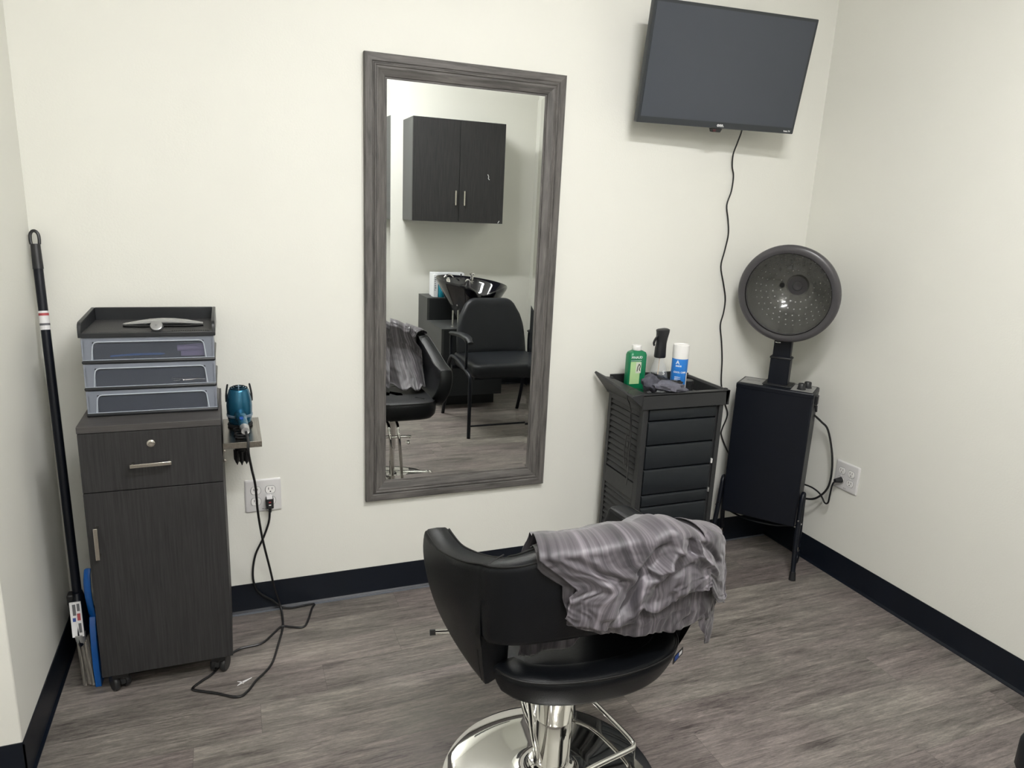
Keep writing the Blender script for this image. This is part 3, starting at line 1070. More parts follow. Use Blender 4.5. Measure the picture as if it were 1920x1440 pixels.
for (a, b, c, dd, mm) in ((-.451, -.443, .218, .245, 'stickg'), (-.441, -.433, .205, .222, 'stickr'), (-.4525, -.445, .203, .212, 'navy'), (-.440, -.433, .175, .198, 'stickg'), (-.440, -.433, .228, .246, 'stickg')):
    def yy(z):
        return -.278 + (z - .165) * (.042 / .085) - .0006
    xs_ = lambda z: .006 - (z - .165) * .10
    mb = MB().hexa([(a + xs_(c), yy(c), c), (b + xs_(c), yy(c), c), (b + xs_(c), yy(c) + .002, c), (a + xs_(c), yy(c) + .002, c), (a + xs_(dd), yy(dd), dd), (b + xs_(dd), yy(dd), dd), (b + xs_(dd), yy(dd) + .002, dd), (a + xs_(dd), yy(dd) + .002, dd)])
    obj('print', mb, M[mm], lab, world=True)
mb = MB().rings([seccion((-.4365, -.262, .168), .0140, .020), seccion((-.4345, -.266, .150), .0125, .018), seccion((-.4325, -.268, .134), .006, .010)])
obj('front_cap', mb, M['plate'], hd_, world=True, label='grey front cap of the broom head')
random.seed(5)
mb = MB()
for iy in range(13):
    fy = iy / 12
    y0 = lerp(-.272, -.145, fy)
    for ix in range(3):
        x0 = -.441 + ix * .008
        y1 = lerp(-.272, -.115, fy) + random.uniform(-.004, .004)
        x1 = -.4335 + (ix - 1) * .0115 + random.uniform(-.002, .002) + .008
        z1 = random.uniform(0, .006)
        mb.tube([(x0, y0, .145), (lerp(x0, x1, .5), lerp(y0, y1, .5), .07), (x1, y1, z1)], [(.0032, .005), (.0036, .0055), (.0052, .0075)], 7, n=3)
o = obj('bristles', mb, M['bristle'], t, world=True)
o['kind'] = 'stuff'

t = thing('dustpan', 'blue plastic dustpan standing between broom and cabinet', 'dustpan', (-.402, -.2, 0))
# pan standing on edge against the cabinet side
mb = MB()
def pan_pt(y, z, k):
    return (-.392 - .016 * k - .010 * (z / .34), y, z)
rs = []
for z, ya, yb in ((.0, -.285, -.09), (.06, -.282, -.09), (.12, -.272, -.10), (.18, -.255, -.12), (.20, -.240, -.15)):
    rs.append([pan_pt(ya, z, 1), pan_pt(ya + .006, z, 1), pan_pt(ya + .008, z, .15), pan_pt(yb - .008, z, .15), pan_pt(yb - .006, z, 1), pan_pt(yb, z, 1), pan_pt(yb, z, 0), pan_pt(ya, z, 0)])
obj('pan', MB().rings(rs), M['bluedp'], t, world=True, bevel=.0015)
mb = MB()
mb.tube([(-.405, -.222, .175), (-.408, -.235, .225), (-.410, -.243, .28), (-.409, -.238, .325), (-.408, -.226, .345)], [(.007, .013), (.0065, .013), (.006, .0135), (.006, .012), (.004, .005)], 12)
obj('handle', mb, M['bluedp'], t, world=True)

# ================================================================== TELEVISION
TVC = Vector((1.6375, -.1552, 1.8815))
TR = Matrix(((0.998, 0.0595, -0.0208), (-0.0622, 0.983, -0.1728), (0.0102, 0.1737, 0.9847)))
t = thing('television', 'black flat screen television tilted down on the wall near the corner', 'television', TVC)


def tvm(mb):
    mb.v = [tuple(TVC + TR @ Vector(v)) for v in mb.v]
    return mb


w, h = .640, .379
mb = MB().rings([[(a, y, b) for a, b in rrect(w - 2 * e, h - 2 * e, .003, 3)] for y, e in ((.030, .012), (.024, 0), (.002, 0), (0, .001))])
obj('cabinet', tvm(mb), M['bezel'], t, world=True, smooth=30)
mb = MB().rings([[(a, y, b) for a, b in rrect(w * .76, h * .7, .02, 4, 0, -.03)] for y in (.028, .050)])
obj('rear_housing', tvm(mb), M['black'], t, world=True, bevel=.006)
obj('screen', tvm(MB().box(-w / 2 + .010, w / 2 - .010, -.0012, .001, -h / 2 + .021, h / 2 - .010)), M['screen'], t, world=True)
obj('receiver', tvm(MB().prism([(-.026, -.1905), (-.020, -.203), (.016, -.203), (.022, -.1905)], .004, .016, 'Y')), M['black'], t, world=True, bevel=.001)
obj('sensor', tvm(MB().box(-.016, -.004, .003, .005, -.2005, -.193)), simple('ir_window', (.06, .012, .014), rough=.2), t, world=True)
fx, fy, fz = TR @ Vector((1, 0, 0)), TR @ Vector((0, 0, 1)), TR @ Vector((0, -1, 0))
lettering('onn.', .016, M['ink'], t, frame3(fx, fy, fz, TR @ Vector((.008, -.0015, -.1785))), bold=.0004)
lettering('Roku TV', .0078, M['ink'], t, frame3(fx, fy, fz, TR @ Vector((.290, -.0015, -.181))), bold=.0002)
mb = MB().box(-.10, .10, .048, .054, -.10, .10)
tvm(mb)
c = TVC + TR @ Vector((0, .052, 0))
mb.box(c.x - .035, c.x + .035, -.012, 0, c.z - .11, c.z + .11)
mb.hexa([(c.x - .015, -.010, c.z - .02), (c.x + .015, -.010, c.z - .02), (c.x + .015, -.010, c.z + .02), (c.x - .015, -.010, c.z + .02), (c.x - .015, c.y, c.z - .02), (c.x + .015, c.y, c.z - .02), (c.x + .015, c.y, c.z + .02), (c.x - .015, c.y, c.z + .02)])
obj('wall_bracket', mb, M['black'], t, world=True, bevel=.002)
cab = [(1.755, -.105, 1.72), (1.768, -.095, 1.70), (1.782, -.06, 1.66), (1.796, -.025, 1.622), (1.808, -.012, 1.58), (1.822, -.008, 1.545), (1.822, -.006, 1.49), (1.808, -.006, 1.436), (1.822, -.006, 1.38), (1.831, -.006, 1.325), (1.822, -.006, 1.26), (1.813, -.006, 1.201),
       (1.836, -.006, 1.13), (1.852, -.006, 1.074), (1.852, -.006, 1.02), (1.843, -.006, .966), (1.858, -.006, .90), (1.872, -.006, .82), (1.882, -.006, .72), (1.909, -.008, .639), (1.931, -.008, .584), (1.912, -.008, .522), (1.914, -.008, .491), (1.957, -.008, .416), (2.0, -.012, .36)]
obj('power_cord', MB().tube(cab, .0028, 8, n=5), M['cord'], t, world=True)

# ================================================================== SALON TROLLEY
t = thing('salon_trolley', 'black plastic rolling trolley with louvred sides and stacked drawers', 'trolley', (1.495, -.185, 0))
BX0, BX1, BYF, BYB = 1.322, 1.660, -.310, -.062
ZB, ZT = .085, .732
# side frames with louvres
for sx in (0, 1):
    xa, xb = (BX0, BX0 + .018) if sx == 0 else (BX1 - .018, BX1)
    mb = MB().box(xa, xb, BYF, BYF + .026, ZB, ZT).box(xa, xb, BYB - .020, BYB, ZB, ZT)
    for (z0, z1) in ((ZB, ZB + .03), (.380, .445), (ZT - .02, ZT)):
        mb.box(xa, xb, BYF + .026, BYB - .020, z0, z1)
    pan = obj('side_panel', mb, M['trolley'], t, world=True, bevel=.0015)
    mb = MB()
    out = -1 if sx == 0 else 1
    xo = BX0 + .004 if sx == 0 else BX1 - .004
    for (z0, z1) in ((ZB + .03, .380), (.445, ZT - .02)):
        n = int(round((z1 - z0) / .0228))
        for k in range(n):
            za, zb = z0 + (z1 - z0) * k / n, z0 + (z1 - z0) * (k + 1) / n
            mb.add([(xo + out * .0035, BYF + .026, za + .0062), (xo + out * .0035, BYB - .02, za + .0062), (xo - out * .004, BYB - .02, zb), (xo - out * .004, BYF + .026, zb),
                    (xo - out * .006, BYF + .026, za + .0055), (xo - out * .006, BYB - .02, za + .0055), (xo - out * .008, BYB - .02, zb), (xo - out * .008, BYF + .026, zb)],
                   [(0, 1, 2, 3), (7, 6, 5, 4), (0, 4, 5, 1), (3, 2, 6, 7), (0, 3, 7, 4), (1, 5, 6, 2)])
    obj('louvre', mb, M['trolley'], pan, world=True, smooth=20)
    mb = MB()
    mb.box(xo - out * .009 - .001, xo - out * .009 + .001, BYF + .02, BYB - .015, ZB + .01, ZT - .01)
    obj('gap_shade_sheet', mb, M['gap'], pan, world=True)  # near-black sheet painted as the shade between the slats
mb = MB().box(BX0 + .018, BX1 - .018, BYB - .006, BYB, ZB, ZT).box(BX0 + .018, BX1 - .018, BYF + .02, BYB - .006, ZB, ZB + .01)
mb.box(BX0 + .018, BX0 + .026, BYF + .008, BYF + .02, ZB, ZT).box(BX1 - .026, BX1 - .018, BYF + .008, BYF + .02, ZB, ZT)
obj('rear_panel', mb, M['trolley'], t, world=True)
edges = [.728, .681, .590, .500, .402, .355, .262, .172, .10]
for a, b in zip(edges, edges[1:]):
    z0, z1 = b + .003, a - .0018
    x0, x1 = BX0 + .0275, BX1 - .0275
    yf = BYF + .004
    rs = []
    sec = [(yf + .0, z0), (yf - .001, z0 + .004), (yf - .001, z1 - .008), (yf + .002, z1 - .003), (yf + .006, z1), (yf + .012, z1), (yf + .012, z0)]
    dw = obj('drawer', MB().prism(sec, x0, x1, 'X'), M['trolleyd'], t, world=True, bevel=.001)
    if a - b > .06:
        obj('drawer_bin', MB().box(x0 + .004, x1 - .004, yf + .012, BYB - .012, z0, z0 + .045), M['gap'], dw, world=True)
obj('recess', MB().box(BX0 + .0262, BX1 - .0262, BYF + .018, BYF + .0195, ZB + .012, ZT), M['gap'], t, world=True)
for z in (.512, .398):
    obj('latch', MB().box(BX1 - .024, BX1 - .020, BYF + .001, BYF + .009, z - .010, z + .008), M['white'] if z > .45 else M['plate'], t, world=True, bevel=.001)
# top tray: raised rim, flared side wings
zt0, zt1 = .728, .782
mb = MB()
mb.box(1.312, 1.676, -.318, -.311, zt0, zt1)           # front lip
mb.box(1.330, 1.668, -.050, -.043, zt0 + .01, zt1 + .012)     # rear lip
mb.box(1.318, 1.668, -.311, -.050, zt0, zt0 + .008)    # tray floor
mb.box(1.312, 1.676, -.318, -.296, zt1 - .006, zt1 + .001)
rt = [[(1.661, y, zt0), (1.668, y, zt0), (1.677, y, zt1), (1.662, y, zt1 + .003), (1.657, y, zt1 - .004)] for y in (-.318, -.043)]
mb.rings(rt)
lt = [[(1.334, y, zt0), (1.324, y, zt0), (1.275, y0, z1), (1.281, y0, z1 + .006), (1.312, y, zt1 + .004), (1.330, y, zt1 + .002)] for y, y0, z1 in ((-.318, -.300, .770), (-.043, -.020, .797))]
mb.rings(lt)
obj('top_tray', mb, M['trolley'], t, world=True, bevel=.0015, smooth=30)
for (x, y) in ((1.668, -.300), (1.325, -.07), (1.666, -.058)):
    obj('tray_plug', MB().lathe([(.008, 0), (.008, .002), (.006, .0035)], (x, y, zt1 + (.001 if y < -.2 else .003)), (0, 0, 1), 16), M['black'], t, world=True)
mb = MB().box(1.60, 1.656, -.285, -.215, zt0 + .008, zt0 + .0095)
obj('tray_slip', mb, M['plate'], t, world=True)
# base rails and casters
for (x0, x1) in ((BX0 - .006, BX0 + .026), (BX1 - .020, BX1 + .016)):
    obj('base_rail', MB().box(x0, x1, BYF - .030, BYB + .030, .060, ZB), M['trolley'], t, world=True, bevel=.004)
for x in (BX0 + .008, BX1 - .002):
    for y in (BYF - .012, BYB + .012):
        caster(t, x, y, .35, R=.027)

# ---- items on the trolley
zf = zt0 + .008
t = thing('talc_bottle', 'green bottle with white cap at the back of the trolley tray', 'bottle', (1.375, -.135, zf))
bx, by = 1.382, -.135
def brect(w, d_, r, z):
    return [(bx + a, by + b, z) for a, b in rrect(w, d_, r, 5)]
mb = MB().rings([brect(.070, .040, .012, zf), brect(.074, .044, .014, zf + .004), brect(.074, .044, .014, zf + .150), brect(.068, .038, .014, zf + .160), brect(.045, .030, .012, zf + .1655), brect(.030, .026, .010, zf + .1675)])
obj('body', mb, M['green'], t, world=True)
obj('cap', MB().lathe([(.0165, 0), (.0175, .002), (.0175, .016), (.0160, .0185), (.0001, .0185)], (bx - .001, by, zf + .1675), (0, 0, 1), 28), M['white'], t, world=True, label='white screw cap')
yl = by - .0224
obj('label_panel', MB().box(bx - .034, bx + .006, yl - .0003, yl + .001, zf + .045, zf + .128), M['lime'], t, world=True)
obj('label_panel', MB().box(bx - .012, bx + .010, yl - .0006, yl + .001, zf + .085, zf + .126), M['cream'], t, world=True)
lettering('PINAUD', .0125, M['ink'], t, frame3((1, 0, 0), (0, 0, 1), (0, -1, 0), (bx - .010 - 1.375, yl - .0005 + .135, .1435)), bold=.0001)
obj('lettering', MB().box(bx - .034, bx + .010, yl - .0006, yl, zf + .1315, zf + .1325), M['ink'], t, world=True)
mb = MB().tube([(bx - .006, yl - .0008, zf + .092), (bx - .004, yl - .0008, zf + .108), (bx + .001, yl - .0008, zf + .118), (bx + .006, yl - .0008, zf + .110), (bx + .003, yl - .0008, zf + .100), (bx + .006, yl - .0008, zf + .094)], (.0016, .0016), 6)
obj('label_mark', mb, M['inkb'], t, world=True)

t = thing('spray_bottle', 'clear spray bottle with tall black sprayer head on the trolley', 'spray bottle', (1.475, -.155, zf))
bx, by = 1.473, -.150
pf = [(.030, 0), (.034, .003), (.0365, .02), (.036, .06), (.030, .095), (.020, .125), (.0155, .142), (.0150, .150)]
obj('body', MB().lathe(pf, (bx, by, zf), (0, 0, 1), 32), M['clear'], t, world=True)
obj('dip_tube', MB().tube([(bx, by, zf + .145), (bx - .002, by, zf + .08), (bx - .010, by, zf + .02)], .0018, 8), simple('straw', (.60, .45, .30), rough=.4), t, world=True)
sec = []
for (z, cx, w, d_) in ((.140, 0, .040, .034), (.145, 0, .0425, .036), (.175, 0, .0405, .035), (.195, .001, .038, .034), (.215, .002, .042, .036), (.235, .004, .048, .038), (.243, .003, .050, .038), (.246, .002, .040, .030)):
    sec.append([(bx + cx + a, by + b, zf + z + (.004 * a / w if z > .23 else 0)) for a, b in rrect(w, d_, min(w, d_) * .42, 4)])
obj('sprayer_head', MB().rings(sec), M['black'], t, world=True)
obj('trigger', MB().tube([(bx - .014, by, zf + .222), (bx - .026, by, zf + .208), (bx - .031, by, zf + .192), (bx - .027, by, zf + .186)], [(.007, .004), (.008, .004), (.006, .003), (.004, .0025)], 10), M['black'], t, world=True)
lettering('S', .020, M['ink'], t, frame3((1, 0, 0), (0, 0, 1), (0, -1, 0), (bx + .000 - 1.475, by - .0345 + .155, .088)), bold=.0004)

t = thing('spray_can', 'tall blue spray can with white cap at the trolley tray front', 'spray can', (1.530, -.235, zf))
bx, by = 1.518, -.215
obj('body', MB().lathe([(.0275, 0), (.0290, .002), (.0290, .147), (.0285, .150)], (bx, by, zf), (0, 0, 1), 40), M['blue'], t, world=True)
obj('base_band', MB().lathe([(.0292, .012), (.0297, .0), (.0297, .020), (.0292, .020)][1:], (bx, by, zf + .0), (0, 0, 1), 40), M['rubber'], t, world=True, label='dark band round the foot')
obj('cap', MB().lathe([(.0290, .1495), (.0290, .194), (.0280, .199), (.025, .2005), (.0235, .198), (.0001, .198)], (bx, by, zf), (0, 0, 1), 40), M['white'], t, world=True, label='white plastic cap')


def on_can(text, size, z, ang, mat):
    """lettering on the curved can"""
    o = lettering(text, size, mat, t, Matrix.Identity(4), bold=.0002)
    R_ = .0294
    for v in o.data.vertices:
        a = ang + v.co.x / R_
        rr = R_ + v.co.z
        v.co = Vector((bx - 1.530 + rr * sin(a), by + .235 - rr * cos(a), z + v.co.y))
    return o


va = -.62
on_can('A', .020, .137, va - .25, M['ink'])
on_can('ANDIS', .0075, .124, va - .12, M['ink'])
on_can('COOL CARE', .0085, .101, va + .12, M['ink'])
for z in (.083, .077, .071, .060, .054):
    on_can('PLUS 5 in 1', .0045, z, va - .12, M['ink'])
obj('side_print', MB().add([(bx + .0294 * sin(a), by - .0294 * cos(a), zf + z) for z in (.03, .10) for a in (.45, .55, .65, .75)], [(0, 1, 5, 4), (1, 2, 6, 5), (2, 3, 7, 6)]), M['white'], t, world=True)

# jar behind the can
o = obj('small_jar', MB().lathe([(.020, 0), (.021, .004), (.021, .045), (.022, .046), (.022, .058), (.020, .060)], (1.575, -.195, zf), (0, 0, 1), 28), M['black'])
tag(o, 'small black jar standing behind the blue can', 'jar')

# face shield cap / hair cap lying over the tray edge with a hanging strap
t = thing('fabric_cap', 'grey and black fabric cap draped on the trolley tray, straps hanging', 'cap', (1.39, -.25, zf))


def blob(c, rx, ry, rz, mat, name, tilt=(0, 0, 0), nz=.12, seed=0, sq=1.0, nn=26):
    rs = []
    Rm = Matrix.Rotation(tilt[2], 3, 'Z') @ Matrix.Rotation(tilt[1], 3, 'Y') @ Matrix.Rotation(tilt[0], 3, 'X')
    for j in range(1, 15):
        ph = -pi / 2 + pi * j / 15
        ring = []
        for i in range(nn):
            a = 2 * pi * i / nn
            v = Vector((cos(ph) * cos(a), cos(ph) * sin(a), sin(ph)))
            k = 1 + nz * noise.noise(v * 1.7 + Vector((seed, 3, 7))) + nz * .5 * noise.noise(v * 4 + Vector((seed, 9, 2)))
            v = Vector((v.x * rx, v.y * ry, v.z * rz)) * k
            ring.append(Vector(c) + Rm @ v)
        rs.append(ring)
    return obj(name, MB().rings(rs), mat, t, world=True)


blob((1.366, -.272, .812), .040, .026, .030, M['dark_fabric'], 'crown', (0, .5, .2), .35, 1)
blob((1.428, -.284, .800), .072, .032, .018, M['fabric_g'], 'brim', (.1, .16, .1), .45, 4)
blob((1.416, -.254, .816), .062, .016, .014, M['fabric_blk'], 'band', (0, .42, .1), .5, 8)
blob((1.470, -.262, .803), .034, .014, .011, M['fabric_blk'], 'ear_flap', (0, .1, -.2), .6, 12)
mb = MB()
mb.tube([(1.395, -.285, .818), (1.372, -.290, .806), (1.350, -.290, .794), (1.335, -.292, .790), (1.312, -.275, .795), (1.285, -.262, .788), (1.283, -.258, .76), (1.300, -.255, .725), (1.309, -.252, .65), (1.309, -.250, .58), (1.309, -.249, .50)], [(.006, .0012)] * 3 + [(.005, .0012)] * 8, 8, flat=(0, 1, 0))
obj('strap', mb, M['fabric_blk'], t, world=True)
mb = MB()
mb.tube([(1.300, -.262, .72), (1.3085, -.260, .66), (1.3075, -.264, .61), (1.308, -.262, .55), (1.3085, -.250, .50), (1.308, -.236, .505), (1.3065, -.231, .56), (1.308, -.235, .62)], (.0042, .001), 8, flat=(0, 1, 0))
obj('strap_loop', mb, M['fabric_blk'], t, world=True)
mb = MB()
mb.tube([(1.3085, -.258, .59), (1.307, -.262, .54), (1.3085, -.263, .47), (1.3085, -.259, .432)], (.0048, .001), 8, flat=(0, 1, 0))
obj('strap_end', mb, M['fabric_blk'], t, world=True)

# ================================================================== HOODED DRYER
# local frame: x = to the right seen from the front, -y = front
ang = math.atan2(-.786, .618)
F0 = Vector((1.930, -.249, 0))
t = thing('hooded_dryer', 'black hooded hair dryer box on legs in the right corner', 'hooded hair dryer', F0, ang)
# (local y grows towards the corner because x axis = (.618,-.786))
D0, D1 = .045, .190     # body front/back
w2 = .146
zb, zt = .200, .752
mb = MB().box(-w2, w2, D0, D1, zb, zt - .012)
obj('cabinet_body', mb, M['steelblk'], t, bevel=.006, bseg=3)
tp = obj('top_cover', MB().box(-w2 - .001, w2 + .001, D0 - .001, D1 + .001, zt - .024, zt), M['steelblk'], t, bevel=.006, bseg=3)
obj('info_plate', MB().box(-w2 + .010, -.050, D0 + .018, D1 - .020, zt, zt + .0012), M['plate'], tp, label='light printed plate')
obj('print_line', MB().box(-w2 + .025, -.070, D0 + .075, D0 + .080, zt + .0012, zt + .0016).box(-w2 + .025, -.090, D0 + .060, D0 + .063, zt + .0012, zt + .0016), M['stickg'], tp)
obj('control_plate', MB().box(.058, w2 - .008, D0 + .012, D1 - .020, zt, zt + .0012), M['plate'], tp, label='light control panel')
for (x, y, rr) in ((.092, D0 + .045, .0165), (.108, D0 + .090, .0165)):
    obj('knob', MB().lathe([(rr, 0), (rr, .003), (rr * .86, .005), (rr * .80, .022), (rr * .70, .024), (.0001, .024)], (x, y, zt + .001), (0, 0, 1), 24), M['black'], tp)
obj('power_switch', MB().box(w2, w2 + .010, D0 + .055, D0 + .085, zt - .055, zt - .020).cyl((w2 + .005, D0 + .07, zt - .06), (w2 + .008, D0 + .07, zt - .085), .006, .005, 10), M['black'], t, bevel=.002)
# column
cy = D0 + .085
obj('lower_column', MB().box(-.040, .036, cy - .024, cy + .024, zt, zt + .115), M['steelblk'], t, bevel=.003)
obj('upper_column', MB().box(-.035, .031, cy - .020, cy + .020, zt + .110, zt + .212), M['steelblk'], t, bevel=.003)
obj('collar', MB().box(-.043, .039, cy - .026, cy + .026, zt + .105, zt + .113), M['black'], t, bevel=.002)
obj('column_foot', MB().box(-.055, .055, D0 + .035, D1 - .01, zt, zt + .004), M['black'], t, bevel=.001)
# hood: dish opening towards the room, tilted down a little
hc = Vector((.004, .030, 1.118))
tl = RD(9)
ax = Vector((sin(RD(-3)), -cos(tl), -sin(tl))).normalized()    # pointing out of the opening
Rh = .186
rimp = [(Rh * .835, -.004), (Rh * .84, .006), (Rh * .90, .010), (Rh * .965, .008), (Rh, .001), (Rh * 1.004, -.007), (Rh * .985, -.020), (Rh * .96, -.022), (Rh * .84, -.012), (Rh * .835, -.004)]
hood = obj('hood_rim', MB().lathe(rimp, hc, ax, 72, cap=False), M['ring'], t)
dep = .150
din = [(Rh * .84 * cos(a), -.008 - dep * sin(a)) for a in [RD(x) for x in range(0, 91, 6)]]
din[-1] = (.0001, din[-1][1])
obj('hood_dome', MB().lathe(din, hc, ax, 72, cap=False), M['dome'], t)
dout = [(Rh * .97 * cos(a), -.014 - (dep + .022) * sin(a)) for a in [RD(x) for x in range(0, 91, 6)]]
dout[-1] = (.0001, dout[-1][1])
obj('hood_shell', MB().lathe(dout, hc, ax, 72, cap=False), M['shell'], t)
obj('rim_groove', MB().lathe([(Rh * .835, .0055), (Rh * .838, .0088), (Rh * .846, .0085)], hc, ax, 72, cap=False), M['gap'], hood)
# air holes on the inner dome: little studs in rings
a_ = ax.orthogonal().normalized()
b_ = ax.cross(a_)
holes = MB()
for ri, (deg, cnt) in enumerate(((78, 12), (66, 20), (55, 24), (45, 28), (36, 30), (27, 32))):
    for k in range(cnt):
        th_ = 2 * pi * (k + .5 * (ri % 2)) / cnt
        e = RD(deg)
        p = hc + ax * (-.008 - dep * sin(e)) + (a_ * cos(th_) + b_ * sin(th_)) * Rh * .84 * cos(e)
        nn = (hc + ax * .02 - p).normalized()
        holes.lathe([(.0024, 0), (.0022, .0008), (.0001, .0010)], p + nn * .0003, nn, 6)
        holes.lathe([(.0034, -.0002), (.0030, .0003)], p, nn, 6)
obj('air_holes', holes, M['plate'], t)
obj('dome_center', MB().lathe([(.044, 0), (.043, .003), (.020, .005), (.0175, .009), (.012, .010), (.0001, .006)], hc + ax * (-.008 - dep + .001), ax, 40), M['ring'], t)
obj('hood_screw', MB().lathe([(.010, 0), (.008, .003)], hc + ax * (-.008 - dep * .93) - Vector((.055, 0, 0)) + ax * .006, ax, 16), M['domedk'], t)
obj('rim_clip', MB().lathe([(.010, 0), (.010, .003)], hc + ax * .004 - Vector((.01, 0, Rh * .97)), (0, 0, -1), 10), M['chrome'], t)
# neck joining hood and column
obj('hood_neck', MB().tube([(-.002, cy, zt + .20), (-.002, cy + .016, zt + .235), (0, hc.y + dep + .030, zt + .29), (.003, hc.y + dep + .034, hc.z - .03), (.004, hc.y + dep + .020, hc.z + .01)], [(.030, .016), (.028, .014), (.022, .010), (.020, .010), (.016, .008)], 12, flat=(1, 0, 0)), M['steelblk'], t)
# legs: bent tube frames on both sides
for sx in (-1, 1):
    x = sx * (w2 + .012)
    apex = .335
    fr = obj('leg', MB().tube([(sx * (w2 + .026), -.002, .006), (sx * (w2 + .016), .030, .15), (x, .060, apex - .04), (x, .070, apex - .008), (x, .082, apex), (x, .094, apex - .010), (x, .102, apex - .05), (x, .135, .18), (x, .165, .075)], .0095, 12, n=5), M['steelblk'], t)
    obj('foot_cap', MB().tube([(sx * (w2 + .0265), -.003, 0), (sx * (w2 + .024), .004, .032)], [.0135, .0115], 14, smooth=False), M['rubber'], fr)
    obj('bolt', MB().lathe([(.005, 0), (.004, .004)], (x + sx * .009, .048, .22), (sx, 0, 0), 10).lathe([(.004, 0), (.003, .003)], (x, .040, .235), (0, -1, 0), 10), M['chrome'], fr)
    obj('caster_stem', MB().lathe([(.005, 0), (.005, .018), (.003, .030)], (x, .168, .052), (0, 0, 1), 10), M['nickel'], fr)
    ws = MB().lathe([(.004, 0), (.016, .001), (.0215, .004), (.0215, .018), (.016, .021), (.004, .022)], (x - .011, .165, .0215), (1, 0, 0), 24)
    ws.box(x - .008, x + .008, .153, .182, .035, .054)
    obj('caster', ws, M['steelblk'], fr)
obj('cross_bar', MB().tube([(-w2 - .012, .135, .18), (-.06, .10, .168), (.06, .10, .168), (w2 + .012, .135, .18)], .004, 8), M['steelblk'], t)
for x in (-.055, .128):
    obj('bolt', MB().lathe([(.005, 0), (.004, .004), (.0001, .005)], (x, D0 + .02, zb), (0, 0, -1), 10), M['nickel'], t)
# its cord: from the switch down, round behind the leg and up to the outlet
c1 = [(2.118, -.270, .672), (2.135, -.266, .650), (2.165, -.285, .62), (2.185, -.306, .59), (2.195, -.335, .50), (2.195, -.348, .42), (2.190, -.345, .36), (2.18, -.320, .315), (2.165, -.285, .290), (2.13, -.21, .285), (2.10, -.12, .29)]
obj('cord', MB().tube(c1, .0042, 8, n=5), M['cord'], t, world=True)
c2 = [(2.10, -.12, .30), (2.17, -.20, .325), (2.186, -.255, .332), (2.19, -.300, .325), (2.19, -.325, .310), (2.19, -.343, .294), (2.19, -.358, .302), (2.19, -.361, .335), (2.19, -.364, .375), (2.192, -.372, .398), (2.20, -.380, .404)]
obj('cord', MB().tube(c2, .0034, 8, n=5), M['cord'], t, world=True)
mb = MB().tube([(2.190, -.374, .4015), (2.2195, -.3765, .4030)], [(.008, .007), (.0125, .011)], 12, smooth=False)
mb.tube([(2.192, -.366, .397), (2.198, -.371, .400)], [.005, .008], 10, smooth=False)
obj('plug', mb, M['black'], t, world=True)

# ================================================================== STYLING CHAIR
CC = Vector((.688, -1.018, 0))
t = thing('styling_chair', 'black leather styling chair with chrome round base in the foreground', 'chair', CC)
SZ = .492
# -- seat: D-shaped cushion, front towards the mirror
so = []
for k in range(72):
    a = 2 * pi * k / 72
    c_, s_ = cos(a), sin(a)
    n_ = 5.0 if s_ > 0 else 2.3
    x = abs(c_) ** (2 / n_) * (1 if c_ > 0 else -1)
    y = abs(s_) ** (2 / n_) * (1 if s_ > 0 else -1)
    so.append(Vector((x * (.216 if s_ > 0 else .216 + .020 * min(1, -s_ * 4)) - (.012 * max(0, -s_) if s_ < 0 else 0), -.01 + y * (.262 if s_ > 0 else .266), 0)))


def inset(pts, d_, z, rear=0.):
    n = len(pts)
    o_ = []
    for i in range(n):
        tg = (pts[(i + 1) % n] - pts[i - 1]).normalized()
        nn = Vector((tg.y, -tg.x, 0))
        w_ = min(1, max(0, (-.0 - pts[i].y) / .12))
        p = pts[i] - nn * (d_ + rear * w_)
        o_.append((p.x, p.y, z))
    return o_


rs = []
for z, d_, re in ((-.092, .075, .05), (-.090, .045, .055), (-.084, .018, .054), (-.068, .004, .042), (-.044, .000, .024), (-.022, .000, .008), (-.010, .003, .001), (-.003, .008, 0), (.001, .018, 0), (.004, .05, 0), (.004, .10, 0), (.003, .15, 0)):
    rs.append(inset(so, d_, SZ + z, re))
seat = obj('seat', MB().rings(rs), M['leather'], t, smooth=60)
obj('piping', MB().tube(inset(so, .0065, SZ - .0035), .0022, 6, smooth=False, closed=True), M['thread'], seat)
RIM = [(-.2055, -.158), (-.196, -.186), (-.172, -.210), (-.130, -.229), (-.07, -.241), (0, -.245), (.062, -.240), (.112, -.226), (.146, -.206), (.166, -.180), (.176, -.150)]
RZB = [(.450,), (.444,), (.437,), (.430,), (.425,), (.423,), (.424,), (.429,), (.437,), (.445,), (.452,)]


def rim_S(u, v):
    px, py = cr(RIM, u)
    L_ = math.hypot(px, py)
    q = -.030 * (1 - v) ** 1.5 * sin(pi * u) ** .6
    return (px + px / L_ * q, py + py / L_ * q, lerp(cr(RZB, u)[0], SZ + .006, v))


rim = obj('seat_rim', MB().pad(rim_S, .058, .012, 34, 8, ecurve=.4), M['leather'], t, smooth=55, weld=True)
pts = []
for k in range(33):
    u = .01 + .98 * k / 32
    a = Vector(rim_S(u, 1))
    pts.append(a + Vector((a.x, a.y, 0)).normalized() * .0275 + Vector((0, 0, -.0045)))
obj('piping', MB().tube(pts, .0020, 6, n=2), M['thread'], rim)
obj('seat_plate', MB().box(-.11, .11, -.10, .12, SZ - .108, SZ - .090), M['steelblk'], t, bevel=.004)

